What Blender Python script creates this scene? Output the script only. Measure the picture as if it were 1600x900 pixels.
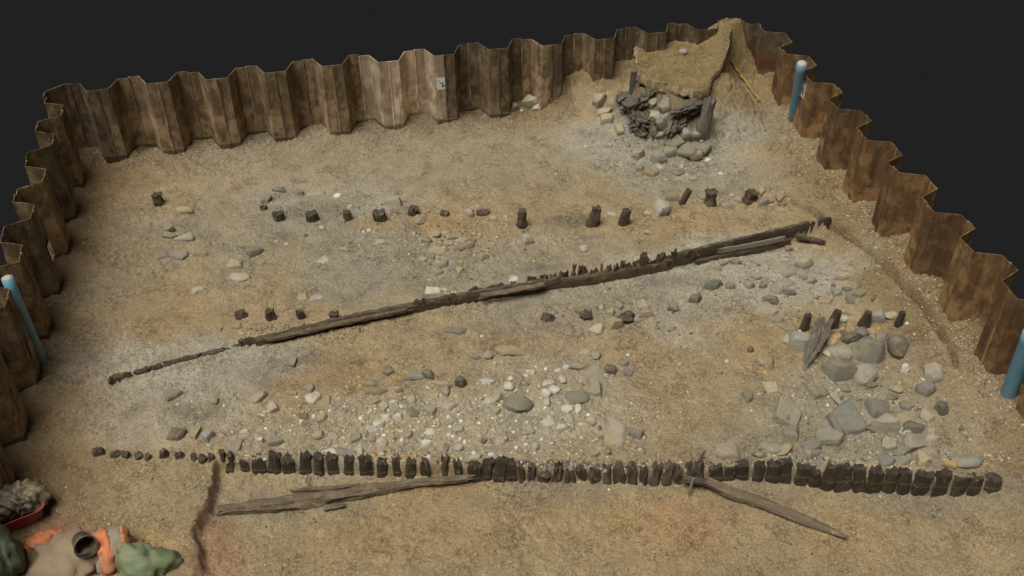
import bpy, bmesh, math, random
import numpy as np
from mathutils import Vector, Matrix, noise as mnoise

for o in list(bpy.data.objects):
    bpy.data.objects.remove(o)
scene = bpy.context.scene
COL = scene.collection
random.seed(7)
rng = np.random.default_rng(11)

# ------------------------------------------------------------------ camera
CAM = np.array([6.494, -22.063, 12.908])
YAW, PIT, ROL, FPX = .198, .682, -.010, 1614.8       # fitted to the sheet pile spacing
Fv = np.array([math.sin(YAW) * math.cos(PIT), math.cos(YAW) * math.cos(PIT), -math.sin(PIT)])
Rv = np.array([math.cos(YAW), -math.sin(YAW), 0.])
Uv = np.cross(Rv, Fv)
Rv, Uv = Rv * math.cos(ROL) + Uv * math.sin(ROL), -Rv * math.sin(ROL) + Uv * math.cos(ROL)
cd = bpy.data.cameras.new('camera')
cam = bpy.data.objects.new('camera', cd)
COL.objects.link(cam)
M = Matrix(((Rv[0], Uv[0], -Fv[0], CAM[0]), (Rv[1], Uv[1], -Fv[1], CAM[1]), (Rv[2], Uv[2], -Fv[2], CAM[2]), (0, 0, 0, 1)))
cam.matrix_world = M
cd.sensor_width = 36
cd.lens = 36 * FPX / 1600
cd.clip_end = 400
scene.camera = cam

# ------------------------------------------------------------------ world, sun, exposure
EXPO = 1.36
w = bpy.data.worlds.new("World")
scene.world = w
w.use_nodes = True
bgc = 0.0150 / 2 ** EXPO
w.node_tree.nodes['Background'].inputs[0].default_value = (bgc, bgc, bgc * 1.03, 1)
w.node_tree.nodes['Background'].inputs[1].default_value = 1.0
sd = bpy.data.lights.new('sun', 'SUN')
sd.energy = 1.5
sd.angle = math.radians(40)
sd.color = (1, .955, .885)
sun = bpy.data.objects.new('sun', sd)
COL.objects.link(sun)
sun.rotation_euler = Vector((0.34, 0.20, -1)).to_track_quat('-Z', 'Y').to_euler()
scene.view_settings.view_transform = 'Standard'
scene.view_settings.look = 'None'
scene.view_settings.gamma = 1
scene.view_settings.use_curve_mapping = False
scene.view_settings.exposure = EXPO


# ------------------------------------------------------------------ pixel helpers
def ray(x, y):
    return Fv + Rv * (x - 800) / FPX + Uv * (450 - y) / FPX


def P(x, y, z=0.):
    d = ray(x, y)
    return CAM + d * ((z - CAM[2]) / d[2])


def pr(X):
    d = np.asarray(X) - CAM
    z = d @ Fv
    return 800 + FPX * (d @ Rv) / z, 450 - FPX * (d @ Uv) / z


def mpp(X):
    return ((np.asarray(X) - CAM) @ Fv) / FPX


# ------------------------------------------------------------------ materials
def nodes(name):
    m = bpy.data.materials.new(name)
    m.use_nodes = True
    nt = m.node_tree
    b = nt.nodes['Principled BSDF']
    return m, nt, b


def N(nt, t, **kw):
    n = nt.nodes.new(t)
    for k, v in kw.items():
        if k in n.inputs:
            n.inputs[k].default_value = v
        else:
            setattr(n, k, v)
    return n


def L(nt, a, b):
    nt.links.new(a, b)


def mix(nt, fac, a, b, mode='MIX'):
    n = nt.nodes.new('ShaderNodeMix')
    n.data_type = 'RGBA'
    n.blend_type = mode
    for sock, v in ((n.inputs[0], fac), (n.inputs[6], a), (n.inputs[7], b)):
        if hasattr(v, 'is_linked'):
            L(nt, v, sock)
        elif isinstance(v, (int, float)):
            sock.default_value = v
        else:
            sock.default_value = (*v, 1) if len(v) == 3 else v
    return n.outputs[2]


def ramp(nt, src, stops):
    r = nt.nodes.new('ShaderNodeValToRGB')
    el = r.color_ramp.elements
    while len(el) < len(stops):
        el.new(.5)
    for e, (p, c) in zip(el, stops):
        e.position = p
        e.color = (c, c, c, 1) if isinstance(c, (int, float)) else (*c, 1)
    L(nt, src, r.inputs[0])
    return r.outputs[0]


def coords(nt, scale=(1, 1, 1), kind='Object', rnd=True):
    tc = nt.nodes.new('ShaderNodeTexCoord')
    mp = nt.nodes.new('ShaderNodeMapping')
    mp.inputs['Scale'].default_value = scale
    L(nt, tc.outputs[kind], mp.inputs[0])
    if rnd:
        oi = nt.nodes.new('ShaderNodeObjectInfo')
        mu = nt.nodes.new('ShaderNodeVectorMath')
        mu.operation = 'SCALE'
        mu.inputs[0].default_value = (37, 91, 53)
        L(nt, oi.outputs['Random'], mu.inputs['Scale'])
        L(nt, mu.outputs[0], mp.inputs['Location'])
    return mp.outputs[0]


def noise_tex(nt, vec, scale, detail=4, rough=.6, dist=0.):
    n = nt.nodes.new('ShaderNodeTexNoise')
    n.inputs['Scale'].default_value = scale
    n.inputs['Detail'].default_value = detail
    n.inputs['Roughness'].default_value = rough
    n.inputs['Distortion'].default_value = dist
    L(nt, vec, n.inputs['Vector'])
    return n.outputs[0]


def bump(nt, b, h, strength, dist=.02):
    n = nt.nodes.new('ShaderNodeBump')
    n.inputs['Strength'].default_value = strength
    n.inputs['Distance'].default_value = dist
    L(nt, h, n.inputs['Height'])
    L(nt, n.outputs[0], b.inputs['Normal'])


MUD = (.40, .32, .185)


def stone_mat(name, c1, c2, dirt=.35, sc=9, rough=.85):
    m, nt, b = nodes(name)
    v = coords(nt)
    oi = N(nt, 'ShaderNodeObjectInfo')
    a = noise_tex(nt, v, sc, 6, .65)
    c = mix(nt, ramp(nt, a, [(.3, 0), (.7, 1)]), c1, c2)
    f = noise_tex(nt, v, sc * 9, 3, .6)
    c = mix(nt, .55, c, ramp(nt, f, [(.25, .35), (.75, .75)]), 'OVERLAY')
    d = noise_tex(nt, v, 5, 4, .6)
    c = mix(nt, ramp(nt, d, [(.62 - .35 * dirt, 0), (.75 - .1 * dirt, .85)]), c, MUD)
    hs = N(nt, 'ShaderNodeHueSaturation')
    mr = N(nt, 'ShaderNodeMapRange')
    mr.inputs[3].default_value = .75
    mr.inputs[4].default_value = 1.2
    L(nt, oi.outputs['Random'], mr.inputs[0])
    L(nt, mr.outputs[0], hs.inputs['Value'])
    L(nt, c, hs.inputs['Color'])
    L(nt, hs.outputs[0], b.inputs['Base Color'])
    b.inputs['Roughness'].default_value = rough
    h = mix(nt, .5, a, f)
    bump(nt, b, h, 1.0, .05)
    return m


STONE = {
    'grey': stone_mat('grey_stone', (.25, .235, .185), (.37, .345, .27), .55),
    'blue': stone_mat('blue_grey_slate', (.235, .23, .195), (.335, .325, .275), .45),
    'green': stone_mat('green_grey_stone', (.165, .168, .125), (.28, .275, .21), .4),
    'dark': stone_mat('dark_stone', (.115, .10, .075), (.215, .19, .14), .45),
    'pale': stone_mat('pale_stone', (.37, .335, .25), (.48, .435, .33), .55),
    'white': stone_mat('white_stone', (.50, .46, .37), (.66, .62, .53), .4),
    'tan': stone_mat('tan_stone', (.34, .275, .165), (.45, .375, .24), .6),
    'orange': stone_mat('orange_tile', (.40, .25, .11), (.49, .34, .17), .3),
    'yellow': stone_mat('yellow_stone', (.42, .33, .13), (.50, .41, .21), .35),
    'purple': stone_mat('purple_grey_stone', (.20, .182, .15), (.29, .265, .225), .4),
    'red': stone_mat('red_brick', (.36, .12, .06), (.42, .18, .1), .3),
}


def wood_mat(name, c1, c2, c3, axis=(1.2, 14, 14), mud=.3, rough=.75, line=None):
    m, nt, b = nodes(name)
    v = coords(nt, axis)
    v2 = coords(nt)
    g = noise_tex(nt, v, 3.0, 6, .7, .4)
    c = mix(nt, ramp(nt, g, [(.3, 0), (.7, 1)]), c1, c2)
    g2 = noise_tex(nt, v2, 5, 4, .6)
    c = mix(nt, ramp(nt, g2, [(.5, 0), (.75, .8)]), c, c3)
    d = noise_tex(nt, v2, 9, 5, .7)
    c = mix(nt, ramp(nt, d, [(.66 - .2 * mud, 0), (.72, .9)]), c, MUD)
    if line is not None:                                 # dried silt line left by standing water
        ge = N(nt, 'ShaderNodeNewGeometry')
        sz = N(nt, 'ShaderNodeSeparateXYZ')
        L(nt, ge.outputs['Position'], sz.inputs[0])
        ma = N(nt, 'ShaderNodeMath', operation='MULTIPLY_ADD')
        L(nt, g2, ma.inputs[0])
        ma.inputs[1].default_value = .05
        L(nt, sz.outputs[2], ma.inputs[2])
        mr = N(nt, 'ShaderNodeMapRange')
        mr.inputs[1].default_value = line - .1
        mr.inputs[2].default_value = line + .1
        L(nt, ma.outputs[0], mr.inputs[0])
        c = mix(nt, ramp(nt, mr.outputs[0], [(.41, 0), (.46, .6), (.54, .6), (.60, 0)]), c, (.20, .165, .105))
    L(nt, c, b.inputs['Base Color'])
    b.inputs['Roughness'].default_value = rough
    bump(nt, b, g, 1.0, .03)
    return m


V = (14, 14, 1.5)
WOOD = {
    'black': wood_mat('black_oak', (.03, .024, .016), (.08, .062, .042), (.125, .098, .066), V, .22, .5, line=-.08),
    'dark': wood_mat('dark_oak', (.045, .034, .022), (.12, .092, .06), (.17, .13, .088), V, .45),
    'plank': wood_mat('wet_plank', (.05, .037, .023), (.13, .097, .062), (.22, .165, .105), (1.0, 16, 16), .3, .6),
    'lath': wood_mat('rotten_lath', (.07, .05, .03), (.17, .125, .075), (.22, .16, .09), V, .35),
    'drift': wood_mat('driftwood', (.085, .064, .04), (.25, .195, .12), (.34, .262, .16), (.8, 22, 22), .35),
    'grey': wood_mat('grey_driftwood', (.10, .09, .075), (.22, .2, .165), (.26, .235, .19), V, .15),
    'root': wood_mat('rotten_root', (.07, .058, .043), (.19, .162, .122), (.28, .245, .185), (2.0, 14, 14), .3),
    'paleboard': wood_mat('pale_board', (.24, .22, .165), (.36, .33, .25), (.33, .29, .2), (1.0, 18, 18), .2),
}


def steel_mat(name, dark, mid, light, mudlo, mudamt, red=False, tide=True):
    m, nt, b = nodes(name)
    v = coords(nt, (4.2, 4.2, .22), 'Object')
    v2 = coords(nt, (1.5, 1.5, 1.0), 'Object')
    g = N(nt, 'ShaderNodeNewGeometry')
    sx = N(nt, 'ShaderNodeSeparateXYZ')
    L(nt, g.outputs['Position'], sx.inputs[0])
    oi = N(nt, 'ShaderNodeObjectInfo')
    st = noise_tex(nt, v, 2.0, 4, .55)
    bl = noise_tex(nt, v2, 2.6, 8, .74)
    c = mix(nt, ramp(nt, st, [(.30, .1), (.62, .9)]), dark, mid)
    c = mix(nt, ramp(nt, bl, [(.47, 0), (.62, .85)]), c, light)
    spec = noise_tex(nt, coords(nt, (1, 1, .7), 'Object'), 14, 6, .75)
    c = mix(nt, ramp(nt, spec, [(.60, 0), (.76, .45)]), c, [min(1, k * 1.7) for k in light])
    c = mix(nt, ramp(nt, spec, [(.26, .4), (.40, 0)]), c, [k * .5 for k in dark])
    lv = N(nt, 'ShaderNodeMath', operation='MULTIPLY_ADD')
    L(nt, oi.outputs['Random'], lv.inputs[0])
    lv.inputs[1].default_value = -.7
    L(nt, sx.outputs[2], lv.inputs[2])
    sm = N(nt, 'ShaderNodeMath', operation='MULTIPLY')
    L(nt, ramp(nt, lv.outputs[0], [(.40, .75), (.425, 0)]), sm.inputs[0])
    L(nt, ramp(nt, noise_tex(nt, v2, 2.6, 5, .6), [(.40, 0), (.58, 1)]), sm.inputs[1])
    c = mix(nt, sm.outputs[0], c, [min(1, k * 1.12) for k in light])
    # mud crust left by the dig: denser low down, its own ragged outline
    ad = N(nt, 'ShaderNodeMath', operation='MULTIPLY_ADD')
    L(nt, sx.outputs[2], ad.inputs[0])
    ad.inputs[1].default_value = -.28
    mm = noise_tex(nt, v2, 3.2, 7, .7, .5)
    L(nt, mm, ad.inputs[2])
    c = mix(nt, ramp(nt, ad.outputs[0], [(mudlo, 0), (mudlo + .14, mudamt)]), c, (.30, .215, .11))
    if tide:
        wv = N(nt, 'ShaderNodeMath', operation='MULTIPLY_ADD')
        nn = noise_tex(nt, v2, .8, 2, .5)
        L(nt, nn, wv.inputs[0])
        wv.inputs[1].default_value = -.10
        L(nt, sx.outputs[2], wv.inputs[2])
        mr = N(nt, 'ShaderNodeMapRange')
        mr.inputs[1].default_value = 0
        mr.inputs[2].default_value = .4
        L(nt, wv.outputs[0], mr.inputs[0])
        band = ramp(nt, mr.outputs[0], [(.0, 0), (.36, 0), (.40, .8), (.46, .8), (.50, 0)])
        low = ramp(nt, mr.outputs[0], [(.37, .75), (.41, 0)])
        c = mix(nt, low, c, (.055, .042, .028))
        c = mix(nt, band, c, (.24, .20, .13))
    if red:
        mr = N(nt, 'ShaderNodeMapRange')
        mr.inputs[1].default_value = .6
        mr.inputs[2].default_value = 1.6
        a2 = N(nt, 'ShaderNodeMath', operation='MULTIPLY_ADD')
        L(nt, bl, a2.inputs[0])
        a2.inputs[1].default_value = -.5
        L(nt, sx.outputs[2], a2.inputs[2])
        L(nt, a2.outputs[0], mr.inputs[0])
        c = mix(nt, ramp(nt, mr.outputs[0], [(.05, 0), (.1, .8), (.32, .8), (.4, 0)]), c, (.17, .035, .02))
    hs = N(nt, 'ShaderNodeHueSaturation')
    mr2 = N(nt, 'ShaderNodeMapRange')
    mr2.inputs[3].default_value = .72
    mr2.inputs[4].default_value = 1.25
    L(nt, oi.outputs['Random'], mr2.inputs[0])
    L(nt, mr2.outputs[0], hs.inputs['Value'])
    L(nt, c, hs.inputs['Color'])
    L(nt, hs.outputs[0], b.inputs['Base Color'])
    b.inputs['Roughness'].default_value = .8
    b.inputs['Metallic'].default_value = 0.0
    bump(nt, b, mix(nt, .5, st, spec), .35, .02)
    return m


STEEL = {
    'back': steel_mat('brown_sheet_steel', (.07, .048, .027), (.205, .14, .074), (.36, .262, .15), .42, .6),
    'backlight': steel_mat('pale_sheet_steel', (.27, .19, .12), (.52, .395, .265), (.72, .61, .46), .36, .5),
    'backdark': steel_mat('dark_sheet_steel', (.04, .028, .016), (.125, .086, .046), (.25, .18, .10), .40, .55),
    'rust': steel_mat('rusty_sheet_steel', (.06, .038, .019), (.175, .094, .036), (.31, .188, .08), .46, .5, tide=False),
    'rustred': steel_mat('red_stained_sheet_steel', (.055, .04, .023), (.16, .11, .055), (.24, .175, .095), .50, .55, red=True, tide=False),
    'left': steel_mat('mud_caked_sheet_steel', (.045, .029, .014), (.14, .09, .042), (.28, .19, .09), .32, .8),
}


def plain_mat(name, c1, c2, sc=6, rough=.6, bmp=.3, axis=(1, 1, 1), mud=0):
    m, nt, b = nodes(name)
    v = coords(nt, axis)
    n = noise_tex(nt, v, sc, 5, .6)
    cc = mix(nt, ramp(nt, n, [(.3, 0), (.7, 1)]), c1, c2)
    if mud:
        cc = mix(nt, ramp(nt, noise_tex(nt, v, 3.1, 5, .65), [(.42, 0), (.66, mud)]), cc, (.30, .23, .13))
    L(nt, cc, b.inputs['Base Color'])
    b.inputs['Roughness'].default_value = rough
    bump(nt, b, n, bmp, .02)
    return m


MAT = {
    'blue': plain_mat('blue_plastic', (.10, .27, .39), (.14, .33, .45), 3, .5, .1, mud=.45),
    'pipe_end': plain_mat('pipe_end', (.40, .36, .26), (.52, .48, .37), 20, .8),
    'card': plain_mat('white_card', (.80, .80, .80), (.84, .84, .83), 3, .5, .05),
    'ink': plain_mat('black_ink', (.02, .02, .022), (.03, .03, .03), 3, .6, .05),
    'inkfaint': plain_mat('faint_ink', (.40, .38, .45), (.45, .43, .5), 3, .6, .05),
    'yellow': plain_mat('yellow_strap', (.30, .25, .03), (.15, .11, .05), 9, .6),
    'redtub': plain_mat('red_plastic', (.33, .035, .022), (.25, .03, .02), 5, .5, mud=.35),
    'bag': plain_mat('dark_sheet', (.06, .052, .042), (.13, .115, .09), 5, .5, .6, mud=.75),
    'green': plain_mat('green_sack', (.10, .15, .075), (.20, .255, .14), 4, .7, .6, mud=.35),
    'greendark': plain_mat('dark_green_sack', (.04, .07, .04), (.085, .12, .07), 4, .7, .6, mud=.35),
    'orange': plain_mat('orange_cloth', (.62, .17, .07), (.55, .21, .10), 6, .8, .6, mud=.35),
    'greycloth': plain_mat('grey_cloth', (.20, .175, .13), (.30, .26, .19), 5, .85, .6, mud=.35),
    'tancloth': plain_mat('muddy_sheet', (.24, .18, .11), (.32, .245, .15), 4, .85, .6),
    'bucket': plain_mat('black_plastic', (.03, .027, .02), (.075, .066, .045), 6, .6, mud=.75),
}


# ------------------------------------------------------------------ object helpers
def mesh_obj(name, verts, faces, mat, parent=None, smooth=True, loc=None, sharp=None):
    me = bpy.data.meshes.new(name)
    verts = np.asarray(verts, float)
    if loc is not None:
        verts = verts - np.asarray(loc)
    me.from_pydata(verts.tolist(), [], faces)
    me.update()
    if smooth:
        me.polygons.foreach_set('use_smooth', [True] * len(me.polygons))
        if sharp:
            me.set_sharp_from_angle(angle=math.radians(sharp))
    if mat:
        me.materials.append(mat)
    return link(name, me, parent, loc)


def link(name, me, parent=None, loc=None):
    o = bpy.data.objects.new(name, me)
    COL.objects.link(o)
    if loc is not None:
        o.location = loc
    if parent is not None:
        o.parent = parent
        if loc is not None:
            o.location = Vector(loc) - parent.location
    return o


def empty(name, loc=(0, 0, 0)):
    o = bpy.data.objects.new(name, None)
    o.empty_display_size = .2
    COL.objects.link(o)
    o.location = loc
    return o


def tag(o, label, cat, group=None):
    o['label'] = label
    o['category'] = cat
    if group:
        o['group'] = group
    return o


def loft(path, rad, nseg=12, expo=2.0, namp=.1, nfreq=6., seed=0, up=(0, 0, 1), jag0=0., jag1=0., twist=0., stretch=.25):
    """closed tube along a path, superellipse section, roughened, jagged ends"""
    path = np.asarray(path, float)
    n = len(path)
    T = np.gradient(path, axis=0)
    T /= np.linalg.norm(T, axis=1)[:, None]
    up = np.asarray(up, float)
    rs = random.Random(seed)
    off = Vector((seed * 3.7 % 91, seed * 1.3 % 57, seed * .7 % 33))
    vs, fs = [], []
    for i in range(n):
        S = np.cross(T[i], up)
        S /= np.linalg.norm(S)
        W = np.cross(S, T[i])
        rx, ry = rad[i] if hasattr(rad[i], '__len__') else (rad[i], rad[i])
        for j in range(nseg):
            a = 2 * math.pi * (j + .5) / nseg + twist * i / n
            ca, sa = math.cos(a), math.sin(a)
            k = (abs(ca) ** expo + abs(sa) ** expo) ** (-1 / expo)
            q = Vector((ca * 1.7, sa * 1.7, i * stretch)) + off
            d = 1 + namp * (mnoise.noise(q * nfreq / 6) * 1.4 + .6 * mnoise.noise(q * nfreq / 2))
            p = path[i] + S * (rx * k * ca * d) + W * (ry * k * sa * d)
            if i == 0 and jag0:
                p = p - T[i] * jag0 * rs.uniform(-1, 1)
            if i == n - 1 and jag1:
                p = p + T[i] * jag1 * rs.uniform(-1, 1)
            vs.append(p)
    for i in range(n - 1):
        for j in range(nseg):
            a, b = i * nseg + j, i * nseg + (j + 1) % nseg
            fs.append((a, b, b + nseg, a + nseg))
    # caps: inner ring + centre
    for e, ring in ((0, 0), (1, n - 1)):
        c = path[ring]
        base = len(vs)
        tt = T[ring] * (1 if e else -1)
        mx = max(rad[ring]) if hasattr(rad[ring], '__len__') else rad[ring]
        for j in range(nseg):
            p = vs[ring * nseg + j]
            vs.append(c + (p - c) * .55 + tt * mx * rs.uniform(-.12, .2))
        vs.append(c + tt * mx * rs.uniform(-.1, .2))
        for j in range(nseg):
            a, b = ring * nseg + j, ring * nseg + (j + 1) % nseg
            q = (a, base + j, base + (j + 1) % nseg, b)
            t3 = (base + j, len(vs) - 1, base + (j + 1) % nseg)
            fs.append(q if e == 1 else q[::-1])
            fs.append(t3 if e == 1 else t3[::-1])
    fs = [f[::-1] for f in fs]
    return np.array(vs), fs


def lattice(seed):
    return np.random.default_rng(seed).random((256, 256))


def vnoise(X, Y, freq, seed):
    g = lattice(seed)
    x, y = X * freq + 1000.37, Y * freq + 1000.71
    ix, iy = np.floor(x).astype(int), np.floor(y).astype(int)
    fx, fy = x - ix, y - iy
    fx, fy = fx * fx * (3 - 2 * fx), fy * fy * (3 - 2 * fy)
    i0, i1, j0, j1 = ix % 256, (ix + 1) % 256, iy % 256, (iy + 1) % 256
    return (g[i0, j0] * (1 - fx) + g[i1, j0] * fx) * (1 - fy) + (g[i0, j1] * (1 - fx) + g[i1, j1] * fx) * fy


def fbm(X, Y, freq, seed, octs=4, gain=.5):
    s, a, t = 0, 1., 0
    for k in range(octs):
        # rotate each octave so the lattice does not show
        c, sn = math.cos(.6 + k * 1.1), math.sin(.6 + k * 1.1)
        s = s + a * (vnoise(c * X - sn * Y, sn * X + c * Y, freq * 2.03 ** k, seed + k) - .5)
        t += a * .5
        a *= gain
    return s / t


def sstep(a, b, x):
    t = np.clip((x - a) / (b - a), 0, 1)
    return t * t * (3 - 2 * t)


def poly_sdf(X, Y, poly):
    """signed distance, negative inside"""
    poly = np.asarray(poly, float)[:, :2]
    d = np.full(X.shape, 1e9)
    ins = np.zeros(X.shape, bool)
    n = len(poly)
    for i in range(n):
        (ax, ay), (bx, by) = poly[i], poly[(i + 1) % n]
        ex, ey = bx - ax, by - ay
        t = np.clip(((X - ax) * ex + (Y - ay) * ey) / (ex * ex + ey * ey), 0, 1)
        d = np.minimum(d, np.hypot(X - ax - ex * t, Y - ay - ey * t))
        c = (ay > Y) != (by > Y)
        with np.errstate(divide='ignore', invalid='ignore'):
            xx = ex * (Y - ay) / (ey if ey else 1e-9) + ax
        ins ^= c & (X < xx)
    return np.where(ins, -d, d)


def line_sdf(X, Y, pl):
    """distance to open polyline, sign by side (positive = left/behind), and parameter 0..1"""
    pl = np.asarray(pl, float)[:, :2]
    d = np.full(X.shape, 1e9)
    s = np.zeros(X.shape)
    tt = np.zeros(X.shape)
    n = len(pl) - 1
    for i in range(n):
        (ax, ay), (bx, by) = pl[i], pl[i + 1]
        ex, ey = bx - ax, by - ay
        t = np.clip(((X - ax) * ex + (Y - ay) * ey) / (ex * ex + ey * ey), 0, 1)
        dd = np.hypot(X - ax - ex * t, Y - ay - ey * t)
        cr = ex * (Y - ay) - ey * (X - ax)
        m = dd < d
        d = np.where(m, dd, d)
        s = np.where(m, np.sign(cr), s)
        tt = np.where(m, (i + t) / n, tt)
    return d * s, tt


# ------------------------------------------------------------------ ground: one height field
HW = 1.92                                                # top of the sheet piles
PER, DEP = 1.3, .43                                      # period and depth of the pile profile


def xin_l(y): return .925 + .012 * y
def xin_r(y): return 17.12 - .0145 * y


NX, NY = 860, 770
Y0, Y1 = -15.8, .42
vy = np.linspace(0, 1, NY)[:, None]
ux = np.linspace(0, 1, NX)[None, :]
GY = (Y0 + (Y1 - Y0) * vy) + 0 * ux
GX = (xin_l(GY) - .425) + ux * (xin_r(GY) + .425 - xin_l(GY) + .425)

ctrl = []
for x in range(2, 17, 2):
    for y in (-15, -13, -11, -9, -7, -5, -3):
        if not (x > 11 and y > -4):
            ctrl.append((x, y, 0))
    if x < 12:
        ctrl.append((x, -1, 0))
        ctrl.append((x, .2, .06))
for y in range(-15, 1, 2):
    ctrl.append((.9, y, .04))
for y, z in ((-3, .5), (-4.5, .45), (-6, .42), (-7.5, .42), (-9, .38), (-10, .28), (-11.2, .18), (-13, .12), (-15, .1)):
    ctrl.append((17.2, y, z))
for y in (-6, -7.5, -9, -10.5, -12):
    ctrl.append((16.3, y, .03))
ctrl += [(11.3, .1, .05), (11.7, .1, .15), (12.15, .1, .55), (13, .1, .85), (13.6, .2, .95), (14, .2, 1.),
         (16.7, .15, 1.8), (16.35, .2, 1.6), (17., -.1, 1.15), (17.25, -.8, .9)]
for px, py, z in [(880, 165, .35), (905, 150, .5), (940, 160, .45), (930, 190, .2), (970, 200, .2), (900, 200, .08), (985, 170, .4),
                  (960, 235, .05), (1040, 225, .12), (1040, 260, .03), (1110, 215, .25), (1110, 250, .08), (1150, 260, .12),
                  (1150, 215, .38), (1150, 180, .68), (1135, 150, .92), (1132, 112, 1.1), (1165, 150, .78), (1185, 185, .5),
                  (1150, 100, .95), (1180, 140, .66), (1200, 170, .58), (1215, 200, .5), (1200, 230, .38), (1210, 260, .28),
                  (1170, 290, .08), (1240, 290, .3), (1190, 110, .85), (1170, 80, 1.05),
                  (1000, 200, .2), (1060, 208, .2), (1092, 208, .28),
                  (850, 200, 0), (800, 190, .03), (1000, 290, 0), (1100, 290, 0)]:
    q = P(px, py, z)
    ctrl.append((q[0], q[1], z))
ctrl = np.array(ctrl)
c2 = .35 ** 2
D = np.hypot(ctrl[:, None, 0] - ctrl[None, :, 0], ctrl[:, None, 1] - ctrl[None, :, 1])
A = np.sqrt(D * D + c2)
wts = np.linalg.solve(A + 1e-3 * np.eye(len(ctrl)), ctrl[:, 2])
GZ = np.zeros(GX.shape)
for (cx, cy, _), wt in zip(ctrl, wts):
    GZ += wt * np.sqrt((GX - cx) ** 2 + (GY - cy) ** 2 + c2)
GZ = np.clip(GZ, -.08, 1.9)

wob = .06 * fbm(GX, GY, 1.6, 3, 4)                       # wobble for every cut edge
wobf = .05 * fbm(GX, GY, 6., 9, 3)

# clay platform in the far corner
plat = [P(994, 74, 1.45), P(998, 122, 1.27), P(1040, 131, 1.24), P(1082, 147, 1.2), P(1106, 137, 1.22), P(1112, 118, 1.28), P(1130, 98, 1.34), P(1139, 72, 1.45)]
plat = [(p[0], p[1]) for p in plat] + [(16.35, .6), (14.15, .6)]
sd_p = poly_sdf(GX, GY, plat) + wobf * .3 + wob * .6 + .22
zp = 1.45 + .13 * np.clip(GY, -3, 0) + .05 * fbm(GX, GY * 2.2, 2.2, 21, 4) + .035 * fbm(GX, GY * 2.5, 6, 25, 3)
mk = sstep(.14, -.06, sd_p)
GZ = np.where(mk > 0, np.minimum(GZ, 1.08 + .6 * (GX > 16.0)) * (1 - mk) + np.where(GX > 16.0, np.maximum(GZ, zp - .1), zp - .10) * mk, GZ)

# rubble slope spilling from under the clay lip
sd_q = poly_sdf(GX, GY, plat)
tal = 1.0 - .95 * np.clip(sd_q, 0, 3) + .10 * fbm(GX, GY, 3., 27, 4, .6)
tmk = (GY < -.3) * sstep(13.55, 13.95, GX) * sstep(15.9, 15.3, GX)
GZ = np.where(sd_q < 1.3, np.maximum(GZ, tal * tmk), GZ)

# drop in front of the stake row
FEET = np.array([(345, 739), (400, 741), (550, 745), (690, 747), (735, 752), (800, 753), (900, 753), (1000, 757), (1090, 757), (1150, 752),
                 (1250, 757), (1300, 767), (1390, 768), (1440, 775), (1560, 777)], float)


def ZFP(px):                                             # depth of the drop along the row
    return float(np.interp(px, [1120, 1300], [-.20, -.31]))


frow = [P(x, y - 4, ZFP(x)) for x, y in FEET]
front = [(p[0], p[1]) for p in frow]
e1, e2 = front[0], front[-1]
left_edge = [P(322, 905, -.1), P(318, 860, -.1), P(300, 838, -.05), P(326, 800, -.1), P(338, 760, -.1)]
front = [(P(332, 1000, -.1)[0], -18)] + [(p[0], p[1]) for p in left_edge] + front + [(e2[0] + .18, e2[1] - .1), (e2[0] + .45, e2[1] - 1.5), (e2[0] + .7, -18)]
sd_f = poly_sdf(GX, GY, front) + wob * .5 + (.10 * fbm(GX, GY, 2.5, 205, 4, .6)) * sstep(4.6, 3.9, GX)
soft = .05 + .10 * sstep(-11.2, -12.4, GY) * sstep(9, 5, GX) + .3 * sstep(15.9, 16.2, GX)
mkf = sstep(0, 1, np.clip(.5 - sd_f / (2 * soft), 0, 1))
GZ = GZ + np.interp(GX, [12.3, 13.7], [-.20, -.31]) * mkf
# silt heaped against the row between the stakes
GZ += .05 * np.exp(-(sd_f / .25) ** 2) * (sd_f > 0)

# ground held up behind the long plank
PLK = np.array([(392, 545), (540, 509), (700, 479), (865, 453), (1000, 431), (1050, 421), (1100, 409), (1292, 363)], float)
plk = [P(x, y, 0) for x, y in PLK]
dl, tl = line_sdf(GX, GY, plk)
hp = .10 + .28 * sstep(.2, 1, tl)
inside = sstep(-.005, .02, tl) * sstep(1.002, .985, tl)
stp = .03 + .05 * sstep(.6, .8, tl)
plq = np.where(dl > stp, hp * .85 * np.exp(-(dl / (.55 + .3 * tl)) ** 2), 0) * inside
PLL = [P(x, y, 0) for x, y in [(174, 602), (290, 575), (392, 545)]]
dl2, tl2 = line_sdf(GX, GY, PLL)
GZ += np.where(dl2 > .02, .07 * np.exp(-(dl2 / .4) ** 2), 0) * sstep(0, .02, tl2) * sstep(1, .98, tl2)
mound = [P(1047, 402, .3), P(1062, 375, .25), P(1005, 345, .25), P(1010, 325, .15), P(1100, 318, .2), P(1225, 318, .2), P(1285, 345, .3), P(1285, 352, .33)]
sd_m = poly_sdf(GX, GY, [(p[0], p[1]) for p in mound]) + wobf * 1.5 + wob
GZ += np.maximum(plq, .27 * sstep(.22, -.12, sd_m) * (dl > stp))
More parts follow.
